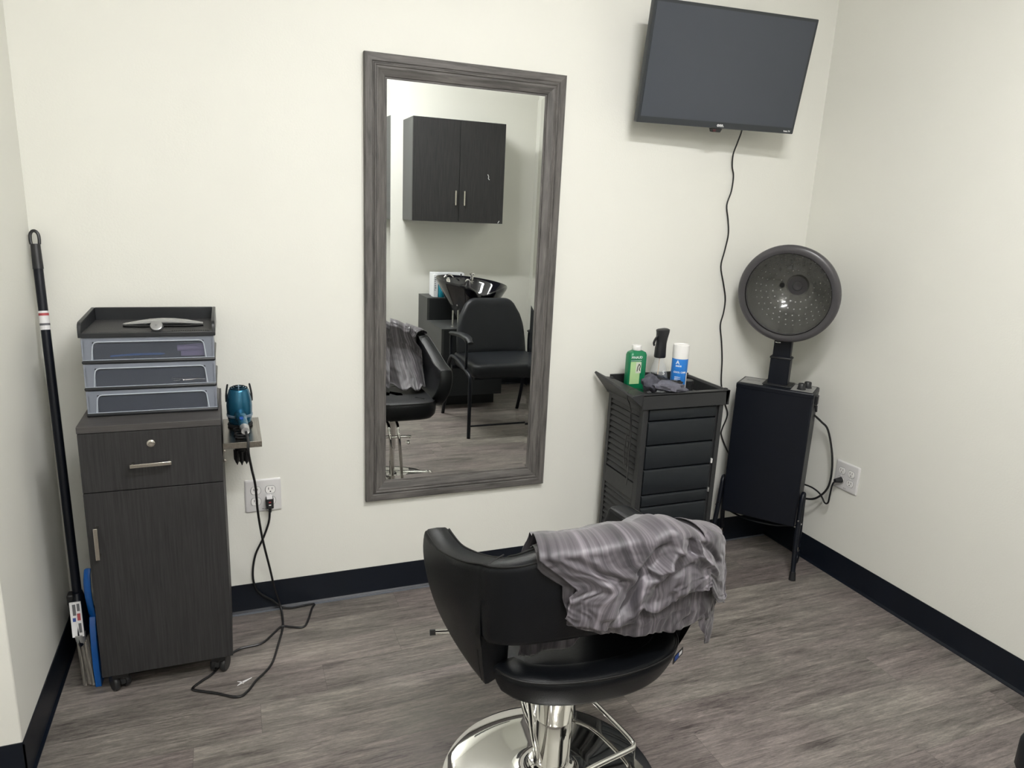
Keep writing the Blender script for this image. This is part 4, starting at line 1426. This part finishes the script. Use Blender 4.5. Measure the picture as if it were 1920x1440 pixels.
# -- one continuous shell: left arm, back band, right arm; open below the band
UA = .30
FR = [(.118, .452), (.184, .474), (.214, .522), (.217, .577), (.196, .632)]
TOPA = [(.196, .632), (.09, .640), (.0, .664), (-.095, .697), (-.168, .728)]
BOTA = [(.118, .452), (.03, .446), (-.06, .446), (-.150, .450)]
REAR = [(-.150, .450), (-.155, .505), (-.160, .562), (-.164, .640), (-.168, .728)]
BK = [(-.234, -.170), (-.218, -.192), (-.190, -.210), (-.130, -.227), (-.065, -.235), (0, -.238), (.065, -.235), (.130, -.227), (.190, -.210), (.218, -.192), (.234, -.170)]
BT = [(.729,), (.739,), (.752,), (.776,), (.788,), (.792,), (.788,), (.776,), (.752,), (.739,), (.729,)]
BB = [(.560,), (.567,), (.573,), (.580,), (.584,), (.585,), (.584,), (.580,), (.573,), (.567,), (.560,)]


def shell_S(u, v):
    if u < UA or u > 1 - UA:
        sx = -1 if u < .5 else 1
        q = (u if u < .5 else 1 - u) / UA
        fy, fz = cr(FR, v)
        ry, rz = cr(REAR, v)
        ty, tz = cr(TOPA, q)
        oy, oz = cr(BOTA, q)
        c00, c01, c10, c11 = FR[0], FR[-1], REAR[0], REAR[-1]
        Y_ = (1 - v) * oy + v * ty + (1 - q) * fy + q * ry - ((1 - q) * (1 - v) * c00[0] + (1 - q) * v * c01[0] + q * (1 - v) * c10[0] + q * v * c11[0])
        Z_ = (1 - v) * oz + v * tz + (1 - q) * fz + q * rz - ((1 - q) * (1 - v) * c00[1] + (1 - q) * v * c01[1] + q * (1 - v) * c10[1] + q * v * c11[1])
        k = min(1, max(0, (.24 - Y_) / .41)) * 5
        xo = cr([(.248,), (.2505,), (.2515,), (.2495,), (.2445,), (.2345,)], k / 5)[0]
        w_ = max(0, (.60 - Z_) / .15)
        xo -= (.022 if sx < 0 else .052) * w_ ** 1.6
        return (sx * xo, Y_, Z_)
    q = (u - UA) / (1 - 2 * UA)
    px, py = cr(BK, q)
    zt_ = cr(BT, q)[0]
    zb_ = cr(BB, q)[0]
    z = lerp(zb_, zt_, v)
    k = sin(pi * q)
    L_ = math.hypot(px, py)
    bul = .008 * sin(pi * v) * k
    return (px + px / L_ * bul, py + py / L_ * bul - .018 * (v - .5) * k, z)


def shell_mb(T, r):
    mb = MB()
    U = [0, .002, .005, .010, .018] + [.018 + (UA - .020) * i / 18 for i in range(1, 18)] + [UA - .0005]
    Ub = [UA + .002] + [UA + .002 + (.5 - UA - .002) * i / 16 for i in range(1, 17)]
    U = U + Ub + [1 - x for x in reversed(Ub[:-1])] + [1 - x for x in reversed(U)]
    V = [0, .015, .045, .09, .15] + [.15 + .7 * i / 10 for i in range(1, 10)] + [.85, .91, .955, .985, 1]
    P = [[Vector(shell_S(u, v)) for v in V] for u in U]
    F, B = [], []
    nU, nV = len(U), len(V)
    cu = [0.]
    for i in range(1, nU):
        cu.append(cu[-1] + (P[i][nV // 2] - P[i - 1][nV // 2]).length)
    for i in range(nU):
        cv = [0.]
        for j in range(1, nV):
            cv.append(cv[-1] + (P[i][j] - P[i][j - 1]).length)
        fr, br = [], []
        for j in range(nV):
            du = P[min(i + 1, nU - 1)][j] - P[max(i - 1, 0)][j]
            dv = P[i][min(j + 1, nV - 1)] - P[i][max(j - 1, 0)]
            nn = du.cross(dv).normalized()
            d = min(cu[i], cu[-1] - cu[i], cv[j], cv[-1] - cv[j])
            qq = 1 - min(d / r, 1)
            h = T / 2 * max(0, 1 - qq ** 2) ** .33
            fr.append(P[i][j] + nn * h)
            br.append(P[i][j] - nn * h)
        F.append(fr)
        B.append(br)
    vs = [p for r_ in F for p in r_] + [p for r_ in B for p in r_]
    o = nU * nV
    fs = []
    for i in range(nU - 1):
        for j in range(nV - 1):
            a = i * nV + j
            fs.append((a, a + nV, a + nV + 1, a + 1))
            fs.append((o + a, o + a + 1, o + a + nV + 1, o + a + nV))
    return mb.add(vs, fs)


shell = obj('backrest_shell', shell_mb(.062, .010), M['leather'], t, smooth=55, weld=True)
for off in (-.0285, .0285):
    pts = []
    for k in range(61):
        u = .012 + .976 * k / 60
        a = Vector(shell_S(u, 1))
        b = Vector(shell_S(min(u + .015, 1), 1)) - Vector(shell_S(max(u - .015, 0), 1))
        nn = Vector((b.y, -b.x, 0)).normalized()
        pts.append(a + nn * off + Vector((0, 0, -.0030)))
    obj('piping', MB().tube(pts, .0020, 6, n=2), M['thread'], shell)
for sx in (-1, 1):
    u = UA - .001 if sx < 0 else 1 - UA + .001
    a = Vector(shell_S(u, 1))
    nn = Vector((a.x, a.y, 0)).normalized()
    obj('seam', MB().tube([a + nn * .028 + Vector((0, 0, -.001)), a + Vector((0, 0, .0006)), a - nn * .028 + Vector((0, 0, -.001))], .0015, 6), M['thread'], shell)
    pts = []
    for v in (.02, .12, .24, .36):
        a = Vector(shell_S(UA - .010 if sx < 0 else 1 - UA + .010, v))
        pts.append(a + Vector((sx * .0305, -.004, 0)))
    obj('seam', MB().tube(pts, .0016, 6), M['thread'], shell)
# brand tag sewn into the rear right seam
TG0 = Vector(rim_S(.80, .42))
TG0 += Vector((TG0.x, TG0.y, 0)).normalized() * .0330 + Vector((.000, -.002, 0))
tg = Matrix.Rotation(RD(22), 3, 'Z')
def tagp(a, b, c):
    return TG0 + tg @ Vector((a, c, 0)) + Vector((0, 0, b))
mb = MB().hexa([tagp(a, b, c) for c in (0, .0012) for a, b in ((0, -.010), (.034, .002), (.034, .018), (0, .008))])
tgo = obj('fabric_tag', mb, M['inkb'], t, label='small black fabric tag')
obj('tag_print', MB().hexa([tagp(a, b, c) for c in (-.0006, 0) for a, b in ((.005, -.004), (.018, .000), (.018, .011), (.005, .006))]), M['navy'], tgo)
obj('tag_print', MB().hexa([tagp(a, b, c) for c in (-.0006, 0) for a, b in ((.020, .002), (.030, .0055), (.030, .013), (.020, .0095))]), M['stick'], tgo)

# -- pump column and base
obj('base_disc', MB().lathe([(.270, 0), (.2715, .003), (.270, .008), (.255, .0135), (.20, .018), (.12, .0225), (.105, .025)], (0, 0, 0), (0, 0, 1), 96), M['chrome'], t, smooth=50)
obj('base_flare', MB().lathe([(.105, .0245), (.088, .027), (.070, .034), (.058, .046), (.054, .060), (.057, .062), (.057, .066), (.050, .070)], (0, 0, 0), (0, 0, 1), 64), M['chrome'], t, smooth=50)
obj('pump_cylinder', MB().lathe([(.046, .060), (.046, .215)], (0, 0, 0), (0, 0, 1), 64), M['chrome'], t)
obj('column_sleeve', MB().lathe([(.050, .200), (.0515, .202), (.0515, .392)], (0, 0, 0), (0, 0, 1), 64), M['chrome'], t)
# -- U-shaped foot loop around the pump
lp = [(-.145, -.150, .398), (-.128, -.128, .36), (-.085, -.066, .22), (-.050, -.030, .115), (-.033, -.022, .073), (-.015, -.062, .058), (.035, -.058, .054), (.12, -.038, .052), (.205, -.020, .050), (.232, -.010, .050), (.236, .02, .050), (.222, .12, .050), (.205, .19, .052), (.16, .225, .060), (.06, .20, .075), (.03, .06, .07)]
obj('foot_loop', MB().tube(lp, .0068, 12, n=6), M['chrome'], t)
# -- front footrest struts and cross bar
for x0, x1 in ((-.022, -.008), (.020, .036)):
    obj('footrest_strut', MB().tube([(x0, .10, SZ - .095), (x0, .185, .375), (x0, .203, .345), (x0 + .003, .212, .315), (x1, .205, .16), (x1 + .004, .16, .085), (x1 * .7, .04, .064)], .0075, 12, n=5), M['chrome'], t)
obj('footrest_bar', MB().tube([(-.236, .233, .322), (-.12, .212, .322), (-.02, .202, .322), (.06, .206, .322), (.078, .208, .318)], .0068, 12), M['chrome'], t)
obj('bar_cap', MB().cyl((-.250, .2355, .322), (-.236, .233, .322), .0078), M['black'], t)
obj('lever_knob', MB().lathe([(.0001, 0), (.009, .002), (.012, .008), (.009, .015), (.0001, .018)], (.066, .208, .285), (0, 0, 1), 16), M['chrome'], t)

# ================================================================== CAPE over the chair back
def seg_d(p, q):
    ax_, ay_, bx_, by_ = q
    dx_, dy_ = bx_ - ax_, by_ - ay_
    k = max(0, min(1, ((p[0] - ax_) * dx_ + (p[1] - ay_) * dy_) / (dx_ * dx_ + dy_ * dy_)))
    return math.hypot(p[0] - ax_ - dx_ * k, p[1] - ay_ - dy_ * k)


# big folds of the outer side: (x0, y0, x1, y1, half width, height) in cloth decimetre-like units
FOLDS = [(.74, .12, .52, .46, .055, -1.0), (.52, .46, .40, .78, .05, -.9), (.86, .22, .70, .36, .035, .75), (.70, .36, .58, .40, .04, .6),
         (.62, .42, .50, .80, .06, .45), (.30, .10, .46, .52, .04, .35), (.18, .05, .33, .44, .05, -.45), (.24, .42, .30, .80, .05, .6),
         (1.00, .06, .96, .28, .035, -.9), (1.06, .05, 1.04, .30, .03, .5), (1.02, .34, 1.22, .56, .04, .55), (.88, .0, .84, .20, .03, .7),
         (1.12, .05, 1.28, .40, .04, -.7), (.92, .50, 1.10, .62, .05, -.35), (.10, .0, .30, .40, .03, .4), (.66, .60, .60, .90, .05, -.5), (.84, .62, .86, .92, .05, .45)]


def cape_sheet(path, prof, nu, nv, amp, seed, s0, s1, folds=None, fold=6.0, left=None, right=None):
    mb = MB()
    uv = []
    for i in range(nu + 1):
        u = i / nu
        for j in range(nv + 1):
            v = j / nv
            dn = prof(u, v)[3]
            ue = u
            if left and dn > 0:
                ue = lerp(interp(left, dn)[0], interp(right, dn)[0], u)
            P_, N_, top, Tn = path(ue)
            off, z, free, down = prof(ue, v)
            s_ = lerp(s0, s1, u)
            # domain-warped creases
            w1 = noise.noise(Vector((s_ * 5 + seed, down * 3, seed * .37)))
            w2 = noise.noise(Vector((s_ * 4 - seed, down * 4 + 3, seed * .71)))
            a_ = s_ * fold * 2.0 + 1.4 * w1 + down * 1.1
            b_ = down * 2.0 + 1.2 * w2
            n1 = noise.noise(Vector((a_, b_, seed)))
            n2 = noise.noise(Vector((a_ * 2.3 + b_, b_ * 1.7 - a_ * .4, seed + 5)))
            ridge = (1 - abs(n1) * 2.4) * .5 + .35 * (1 - abs(n2) * 2.4)
            dd = amp * free * ridge * (.55 if folds else 1)
            if folds and down >= 0:
                for q in folds:
                    d_ = seg_d((u * 1.5, down), q[:4]) / q[4]
                    dd += amp * 1.05 * q[5] * math.exp(-d_ * d_ * .9) * min(1, .35 + free)
            Nd = N_
            if down < 0:
                Nd = N_.lerp(Vector((0, -1, 0)), min(1, -down * 2.2)).normalized()
            p = Vector((P_.x, P_.y, z)) + Nd * (off + max(dd, -.35 * amp * 1.5))
            p += Tn * amp * .6 * free * noise.noise(Vector((s_ * 8, down * 4, seed + 21)))
            p.z += amp * .35 * noise.noise(Vector((s_ * 9, down * 3, seed + 31))) * min(1, free)
            if down < -.25:
                p.x = min(p.x, .208)
            mb.v.append(tuple(p))
            uv.append((s_ * .50 + .010 * down, v * .45 + .03 * w2))
    for i in range(nu):
        for j in range(nv):
            a = i * (nv + 1) + j
            mb.f.append((a, a + nv + 1, a + nv + 2, a + 1))
    return mb, uv


def mk_path(sp):
    def path(u):
        x, y, z = cr(sp, u)
        a = Vector(cr(sp, max(u - .02, 0)))
        b = Vector(cr(sp, min(u + .02, 1)))
        tn = (b - a)
        tn.z = 0
        tn.normalize()
        return Vector((x, y, 0)), Vector((tn.y, -tn.x, 0)), z, tn
    return path


spine = [(-.176, -.214, .762), (-.12, -.228, .783), (-.065, -.235, .791), (-.01, -.238, .793), (.045, -.236, .792), (.10, -.231, .785), (.145, -.222, .774), (.185, -.208, .758), (.212, -.188, .744)]
cape_path = mk_path(spine)


def drape(o0, hout, hin, lift, fwd, gap=.036, zin=None):
    """v 0 .. .46 outer hem to ridge, .46 .. .62 over the ridge, then down the inner side"""
    def prof(u, v):
        top = cape_path(u)[2] + lift(u)
        ho = hout(u)
        if v < .46:
            k = 1 - v / .46
            z = top - .016 - (ho - .016) * k
            return (o0 + gap + .012 * k, z, .30 + .8 * k, k)
        if v < .62:
            a = (v - .46) / .16 * pi
            return (o0 * .5 + gap * cos(a) + o0 * .5 * cos(a), top - .016 + .018 * sin(a), .22, 0.)
        k = (v - .62) / .38
        zi = hin(u)
        z = lerp(top - .016, zi, k ** (.85))
        fw = fwd(u)
        o_ = -gap - o0 - .006 - fw * (k ** 1.5)
        return (o_, max(z, SZ + .014 + .012 * (1 + sin(u * 37 + k * 9)) * (k > .5)) if u > .25 else z, .25 + .8 * k, -k)
    return prof


T_ = lambda tab: (lambda u: interp(tab, u)[0])
liftA = T_([(0, .002), (.1, .001), (.5, .001), (1, .002)])
liftB = T_([(0, .028), (.05, .022), (.13, .006), (.25, .004), (.40, .010), (.48, .005), (.56, .020), (.66, .017), (.76, .006), (.84, .016), (.92, .010), (1, .006)])
hemA = T_([(0, .05), (.02, .115), (.08, .135), (.2, .168), (.4, .198), (.6, .205), (.75, .195), (.9, .172), (1, .130)])
hemB = T_([(0, .05), (.06, .105), (.12, .140), (.25, .165), (.38, .165), (.42, .135), (.5, .155), (.7, .122), (.80, .112), (.86, .150), (.95, .155), (1, .130)])
hinA = T_([(0, .503), (.25, .512), (.35, .545), (.45, .52), (.55, SZ + .02), (1, SZ + .02)])
fwdA = T_([(0, .0), (.3, .01), (.42, .12), (.55, .27), (.75, .27), (.9, .20), (1, .08)])
mb, uv = cape_sheet(cape_path, drape(.008, hemA, hinA, liftA, fwdA), 150, 90, .010, 2.3, 0, 1, fold=5, left=[(0, 0), (.4, .10), (1, .12)], right=[(0, 1), (1, .97)])
mb2, uv2 = cape_sheet(cape_path, drape(.021, hemB, T_([(0, .66), (1, .60)]), liftB, T_([(0, .01), (.4, .04), (1, .04)]), gap=.038), 180, 110, .019, 7.9, 0.03, 1.0, folds=FOLDS, fold=2.6, left=[(0, 0), (.22, .05), (.42, .13), (.5, .145), (.62, .115), (1, .10)], right=[(0, 1), (1, 1)])
n0 = len(mb.v)
mb.v += mb2.v
mb.f += [tuple(i + n0 for i in f) for f in mb2.f]
# hanging lobe at the right end
lobe_path = mk_path([(.150, -.221, .772), (.178, -.212, .761), (.200, -.200, .752), (.217, -.178, .741)])


def lobe_prof(u, v):
    top = lobe_path(u)[2] + .016
    ho = interp([(0, .10), (.2, .215), (.5, .262), (.75, .255), (.9, .20), (1, .06)], u)[0]
    if v < .62:
        k = 1 - v / .62
        return (.046 + .004 * k, top - .02 - (ho - .02) * k, .3 + .7 * k, k)
    a = (v - .62) / .38 * pi
    return (.008 + .044 * cos(a), top - .02 + .022 * sin(a) - (.05 if a > 2.7 else 0), .3, 0)


mb3, uv3 = cape_sheet(lobe_path, lobe_prof, 60, 50, .014, 15.2, 1.05, 1.4, fold=4)
n0 = len(mb.v)
mb.v += mb3.v
mb.f += [tuple(i + n0 for i in f) for f in mb3.f]
mb.uv = uv + uv2 + uv3
mb.v = [tuple(Vector(v) + CC) for v in mb.v]
cp_ = obj('salon_cape', mb, M['cape'], smooth=180)
sm = cp_.modifiers.new('thick', 'SOLIDIFY')
sm.thickness = .0012
tag(cp_, 'grey striped cutting cape draped over the back of the styling chair', 'cape')

# ================================================================== BEHIND THE CAMERA (seen in the mirror)
# wall cabinet
t = thing('wall_cabinet', 'dark two-door wall cabinet hanging above the shampoo bowl', 'cabinet', (1.533, -2.77, 1.277))
WX0, WX1, WYF, WZ0, WZ1 = 1.201, 1.868, -2.622, 1.277, 1.962
obj('body', MB().box(WX0, WX1, YF, WYF - .019, WZ0, WZ1), M['shlam'], t, world=True, bevel=.001)
xm = (WX0 + WX1) / 2
for k, (a, b) in enumerate(((WX0, xm - .0015), (xm + .0015, WX1))):
    d_ = obj('door', MB().box(a, b, WYF - .018, WYF, WZ0, WZ1), M['lam'], t, world=True, bevel=.001)
    xx = xm + (-.030 if k == 0 else .034)
    mb = MB().box(xx - .005, xx + .005, WYF + .020, WYF + .026, WZ0 + .115, WZ0 + .215).box(xx - .004, xx + .004, WYF - .001, WYF + .022, WZ0 + .122, WZ0 + .130).box(xx - .004, xx + .004, WYF - .001, WYF + .022, WZ0 + .20, WZ0 + .208)
    obj('handle', mb, M['nickel'], d_, world=True, bevel=.001, label='satin metal handle')
obj('scratch', MB().tube([(1.742, WYF + .0006, 1.615), (1.750, WYF + .0006, 1.600), (1.748, WYF + .0006, 1.588), (1.757, WYF + .0006, 1.578)], .0022, 6), M['stick'], t, world=True, label='pale scuff on the right door')
obj('scratch', MB().tube([(1.832, WYF + .0006, WZ0 + .004), (1.842, WYF + .0006, WZ0 + .020)], .003, 6), M['stick'], t, world=True)

# shampoo cabinet
t = thing('shampoo_cabinet', 'low dark stepped cabinet under the black shampoo bowl', 'cabinet', (1.565, -2.60, 0))
SX0, SX1, SYF, SYS = 1.345, 1.780, -2.275, -2.665
obj('lower_body', MB().box(SX0, SX1, SYS, SYF, .10, .568).box(SX0 + .01, SX1 - .008, SYS, SYF - .13, 0, .10), M['shdark'], t, world=True, bevel=.0015)
obj('raised_body', MB().box(SX0, SX1, YF + .002, SYS, 0, .730), M['shdark'], t, world=True, bevel=.0015)
sd = obj('side_panel', MB().prism([(YF + .002, .10), (SYF, .10), (SYF, .568), (SYS, .568), (SYS, .730), (YF + .002, .730)], SX0 - .016, SX0, 'X'), M['shlam'], t, world=True, bevel=.001)
dd = obj('door', MB().box(SX0 - .020, SX0 - .016, -2.64, SYF + .0, .105, .405), M['shlam'], t, world=True, bevel=.001)
obj('knob', MB().lathe([(.006, 0), (.006, .010), (.012, .014), (.012, .020), (.0001, .022)], (SX0 - .020, -2.318, .385), (-1, 0, 0), 16), M['nickel'], dd, world=True)
obj('top_panel', MB().box(SX0 - .016, SX1, SYS, SYF, .568, .574).box(SX0 - .016, SX1, YF + .002, SYS, .730, .736), M['shlam'], t, world=True)

# bowl
t = thing('shampoo_bowl', 'glossy black ceramic shampoo bowl with chrome taps behind shampoo chair', 'sink', (1.585, -2.44, .574))
bo = Vector((1.588, -2.44, 0))
def bowl_ring(sx, sy, z, nk=0., tilt=0., n=48, yo=0.):
    out = []
    for k in range(n):
        a = 2 * pi * k / n
        x, y = cos(a) * sx, sin(a) * sy
        # neck notch towards the chair (+y)
        g = math.exp(-((x - .03) / .075) ** 2) if y > 0 else 0
        out.append((bo.x + x, bo.y + yo + y - nk * g * .06, z - nk * g * .055 + tilt * x * -.09 - tilt * y * .08))
    return out
prof_b = [(.055, .055, .600, 0), (.075, .075, .604, 0), (.11, .10, .650, .05), (.165, .145, .730, .3), (.215, .19, .810, .7), (.245, .22, .862, 1), (.255, .228, .884, 1), (.252, .224, .892, 1), (.240, .212, .888, 1), (.225, .195, .862, 1), (.19, .165, .800, .6), (.14, .12, .735, .2), (.07, .06, .705, 0), (.01, .01, .70, 0)]
rs = [bowl_ring(a, b, z - .012, nk, tilt=min(1, max(0, (z - .62) / .2))) for a, b, z, nk in prof_b]
obj('basin', MB().rings(rs), M['ceramic'], t, world=True, smooth=60)
obj('pedestal', MB().lathe([(.050, .574), (.055, .578), (.040, .60), (.038, .62)], (bo.x, bo.y, 0), (0, 0, 1), 24), M['steelblk'], t, world=True)
for x in (1.432, 1.47):
    obj('tilt_post', MB().lathe([(.012, .574), (.012, .579), (.006, .581), (.006, .690)], (x, -2.36, 0), (0, 0, 1), 14), M['chrome'], t, world=True, label='chrome post')
obj('tap', MB().lathe([(.018, 0), (.016, .022), (.011, .03), (.011, .038)], (1.432, -2.50, .862), (0, 0, 1), 16).tube([(1.405, -2.50, .900), (1.42, -2.50, .915), (1.445, -2.50, .918), (1.468, -2.50, .902)], .006, 8), M['chrome'], t, world=True)
obj('tap', MB().lathe([(.016, 0), (.016, .012), (.010, .014), (.010, .06)], (1.625, -2.55, .855), (0, 0, 1), 16).tube([(1.610, -2.55, .918), (1.625, -2.55, .923), (1.640, -2.55, .918)], .007, 8), M['chrome'], t, world=True)
obj('spray_hose', MB().tube([(1.560, -2.50, .80), (1.560, -2.49, .865), (1.572, -2.485, .885), (1.585, -2.49, .872), (1.590, -2.50, .83)], .008, 10), M['chrome'], t, world=True)
obj('vent_pin', MB().cyl((1.565, -2.62, .88), (1.565, -2.62, .915), .005), M['black'], t, world=True)

# cartons and bottle on the raised part
o = obj('carton', MB().box(1.395, 1.640, -2.86, -2.78, .736, .905), M['paper'], bevel=.002)
tag(o, 'wide white carton standing behind the shampoo bowl', 'box')
t2 = thing('carton', 'narrow white printed carton at the left of the shampoo bowl', 'box', (1.405, -2.745, .736))
obj('body', MB().box(1.385, 1.418, -2.775, -2.70, .736, .900), M['paper'], t2, world=True, bevel=.002)
mb = MB()
for k in range(7):
    z = .785 + k * .015
    mb.box(1.392, 1.392 + .006 + .006 * ((k * 3) % 4) / 3, -2.6998, -2.6993, z, z + .007)
obj('print', mb, M['stickg'], t2, world=True)
o = obj('bottle', MB().lathe([(.024, 0), (.026, .004), (.026, .085), (.018, .105), (.012, .110), (.012, .125), (.0001, .126)], (1.446, -2.715, .736), (0, 0, 1), 28), M['tealb'])
tag(o, 'teal bottle beside the white carton behind the shampoo bowl', 'bottle')

# shampoo chair
t = thing('shampoo_chair', 'black vinyl shampoo chair with tubular armrests in front of the bowl', 'chair', (1.61, -1.90, 0))
QX0, QX1 = 1.352, 1.862
rs = []
def qr(e, z, ins_=0):
    return [(a, b, z) for a, b in rrect(QX1 - QX0 - 2 * e, .46 - 2 * e, .045, 5, (QX0 + QX1) / 2, -1.858)]
for z, e in ((.378, .012), (.381, .004), (.390, 0), (.440, 0), (.451, .003), (.457, .010), (.461, .03), (.463, .08)):
    rs.append(qr(e, z))
obj('seat', MB().rings(rs), M['leather2'], t, world=True, smooth=60)
def sb(u, v):
    # rounded-top backrest, leaning back
    hw = .243
    a = u * 2 - 1
    topz = .800 - .0 * a
    k = max(0, (abs(a) - .38) / .62)
    ht = lerp(.435, .806 - .185 * k ** 3.0, v)
    x = (QX0 + QX1) / 2 - .0 + a * (hw - .012 * v * v)
    y = -2.035 - .20 * (ht - .435) - .02 * (a * a - .5) * -1
    return (x, y, ht)
obj('backrest', MB().pad(sb, .058, .028, 30, 16, ecurve=.5), M['leather2'], t, world=True, smooth=60, weld=True)
for sx, X_ in ((-1, QX0 - .020), (1, QX1 + .020)):
    obj('leg_frame', MB().tube([(X_, -1.640, 0), (X_, -1.640, .30), (X_, -1.642, .365), (X_, -1.660, .392), (X_, -1.70, .402), (X_, -1.86, .432), (X_, -1.98, .445), (X_, -2.06, .425), (X_, -2.115, .34), (X_, -2.125, .25), (X_ + sx * .0, -2.165, .12), (X_, -2.215, 0)], .0115, 12, n=4), M['steelblk'], t, world=True)
    af = obj('arm_frame', MB().tube([(X_, -1.735, .408), (X_, -1.725, .56), (X_, -1.745, .592), (X_, -1.85, .600), (X_, -2.03, .585), (X_, -2.06, .56), (X_, -2.055, .43)], .009, 10, n=4), M['steelblk'], t, world=True)
    obj('armrest_pad', MB().tube([(X_, -1.655, .592), (X_, -1.70, .612), (X_, -1.80, .618), (X_, -1.92, .606), (X_, -2.06, .588)], [(.018, .010), (.025, .015), (.023, .013), (.020, .011), (.016, .009)], 14, flat=(1, 0, 0)), M['leather2'], t, world=True)
obj('cross_bar', MB().tube([(QX0 - .02, -1.640, .078), (QX1 + .02, -1.640, .078)], .006, 10, smooth=False), M['steelblk'], t, world=True)
obj('seat_rail', MB().box(QX0 + .01, QX1 - .01, -1.665, -1.650, .366, .378).box(QX0 - .02, QX1 + .02, -2.05, -2.02, .355, .378), M['steelblk'], t, world=True, bevel=.002)

# ---- paper scraps on the floor
for (cx, cy, r0, lab) in ((-.016, -.389, .4, 'torn white paper scrap on the floor by the black cord'), (1.742, -.300, 2.2, 'tiny white shred on the floor near the trolley caster')):
    mb = MB()
    k = 1 if cx < 1 else .6
    for a, L_, w_ in ((.1, .030, .004), (2.2, .016, .002), (3.4, .018, .003), (4.6, .008, .002)):
        a += r0
        e = Vector((cos(a), sin(a), 0))
        n_ = Vector((-sin(a), cos(a), 0))
        c_ = Vector((cx, cy, .0006))
        p = [c_ + n_ * w_ * k, c_ - n_ * w_ * k, c_ + e * L_ * k - n_ * .0004, c_ + e * L_ * k + n_ * .0004]
        mb.hexa([tuple(q) for q in p] + [tuple(q + Vector((0, 0, .0015))) for q in p])
    o = obj('paper_scrap', mb, M['stick'])
    tag(o, lab, 'paper scrap')
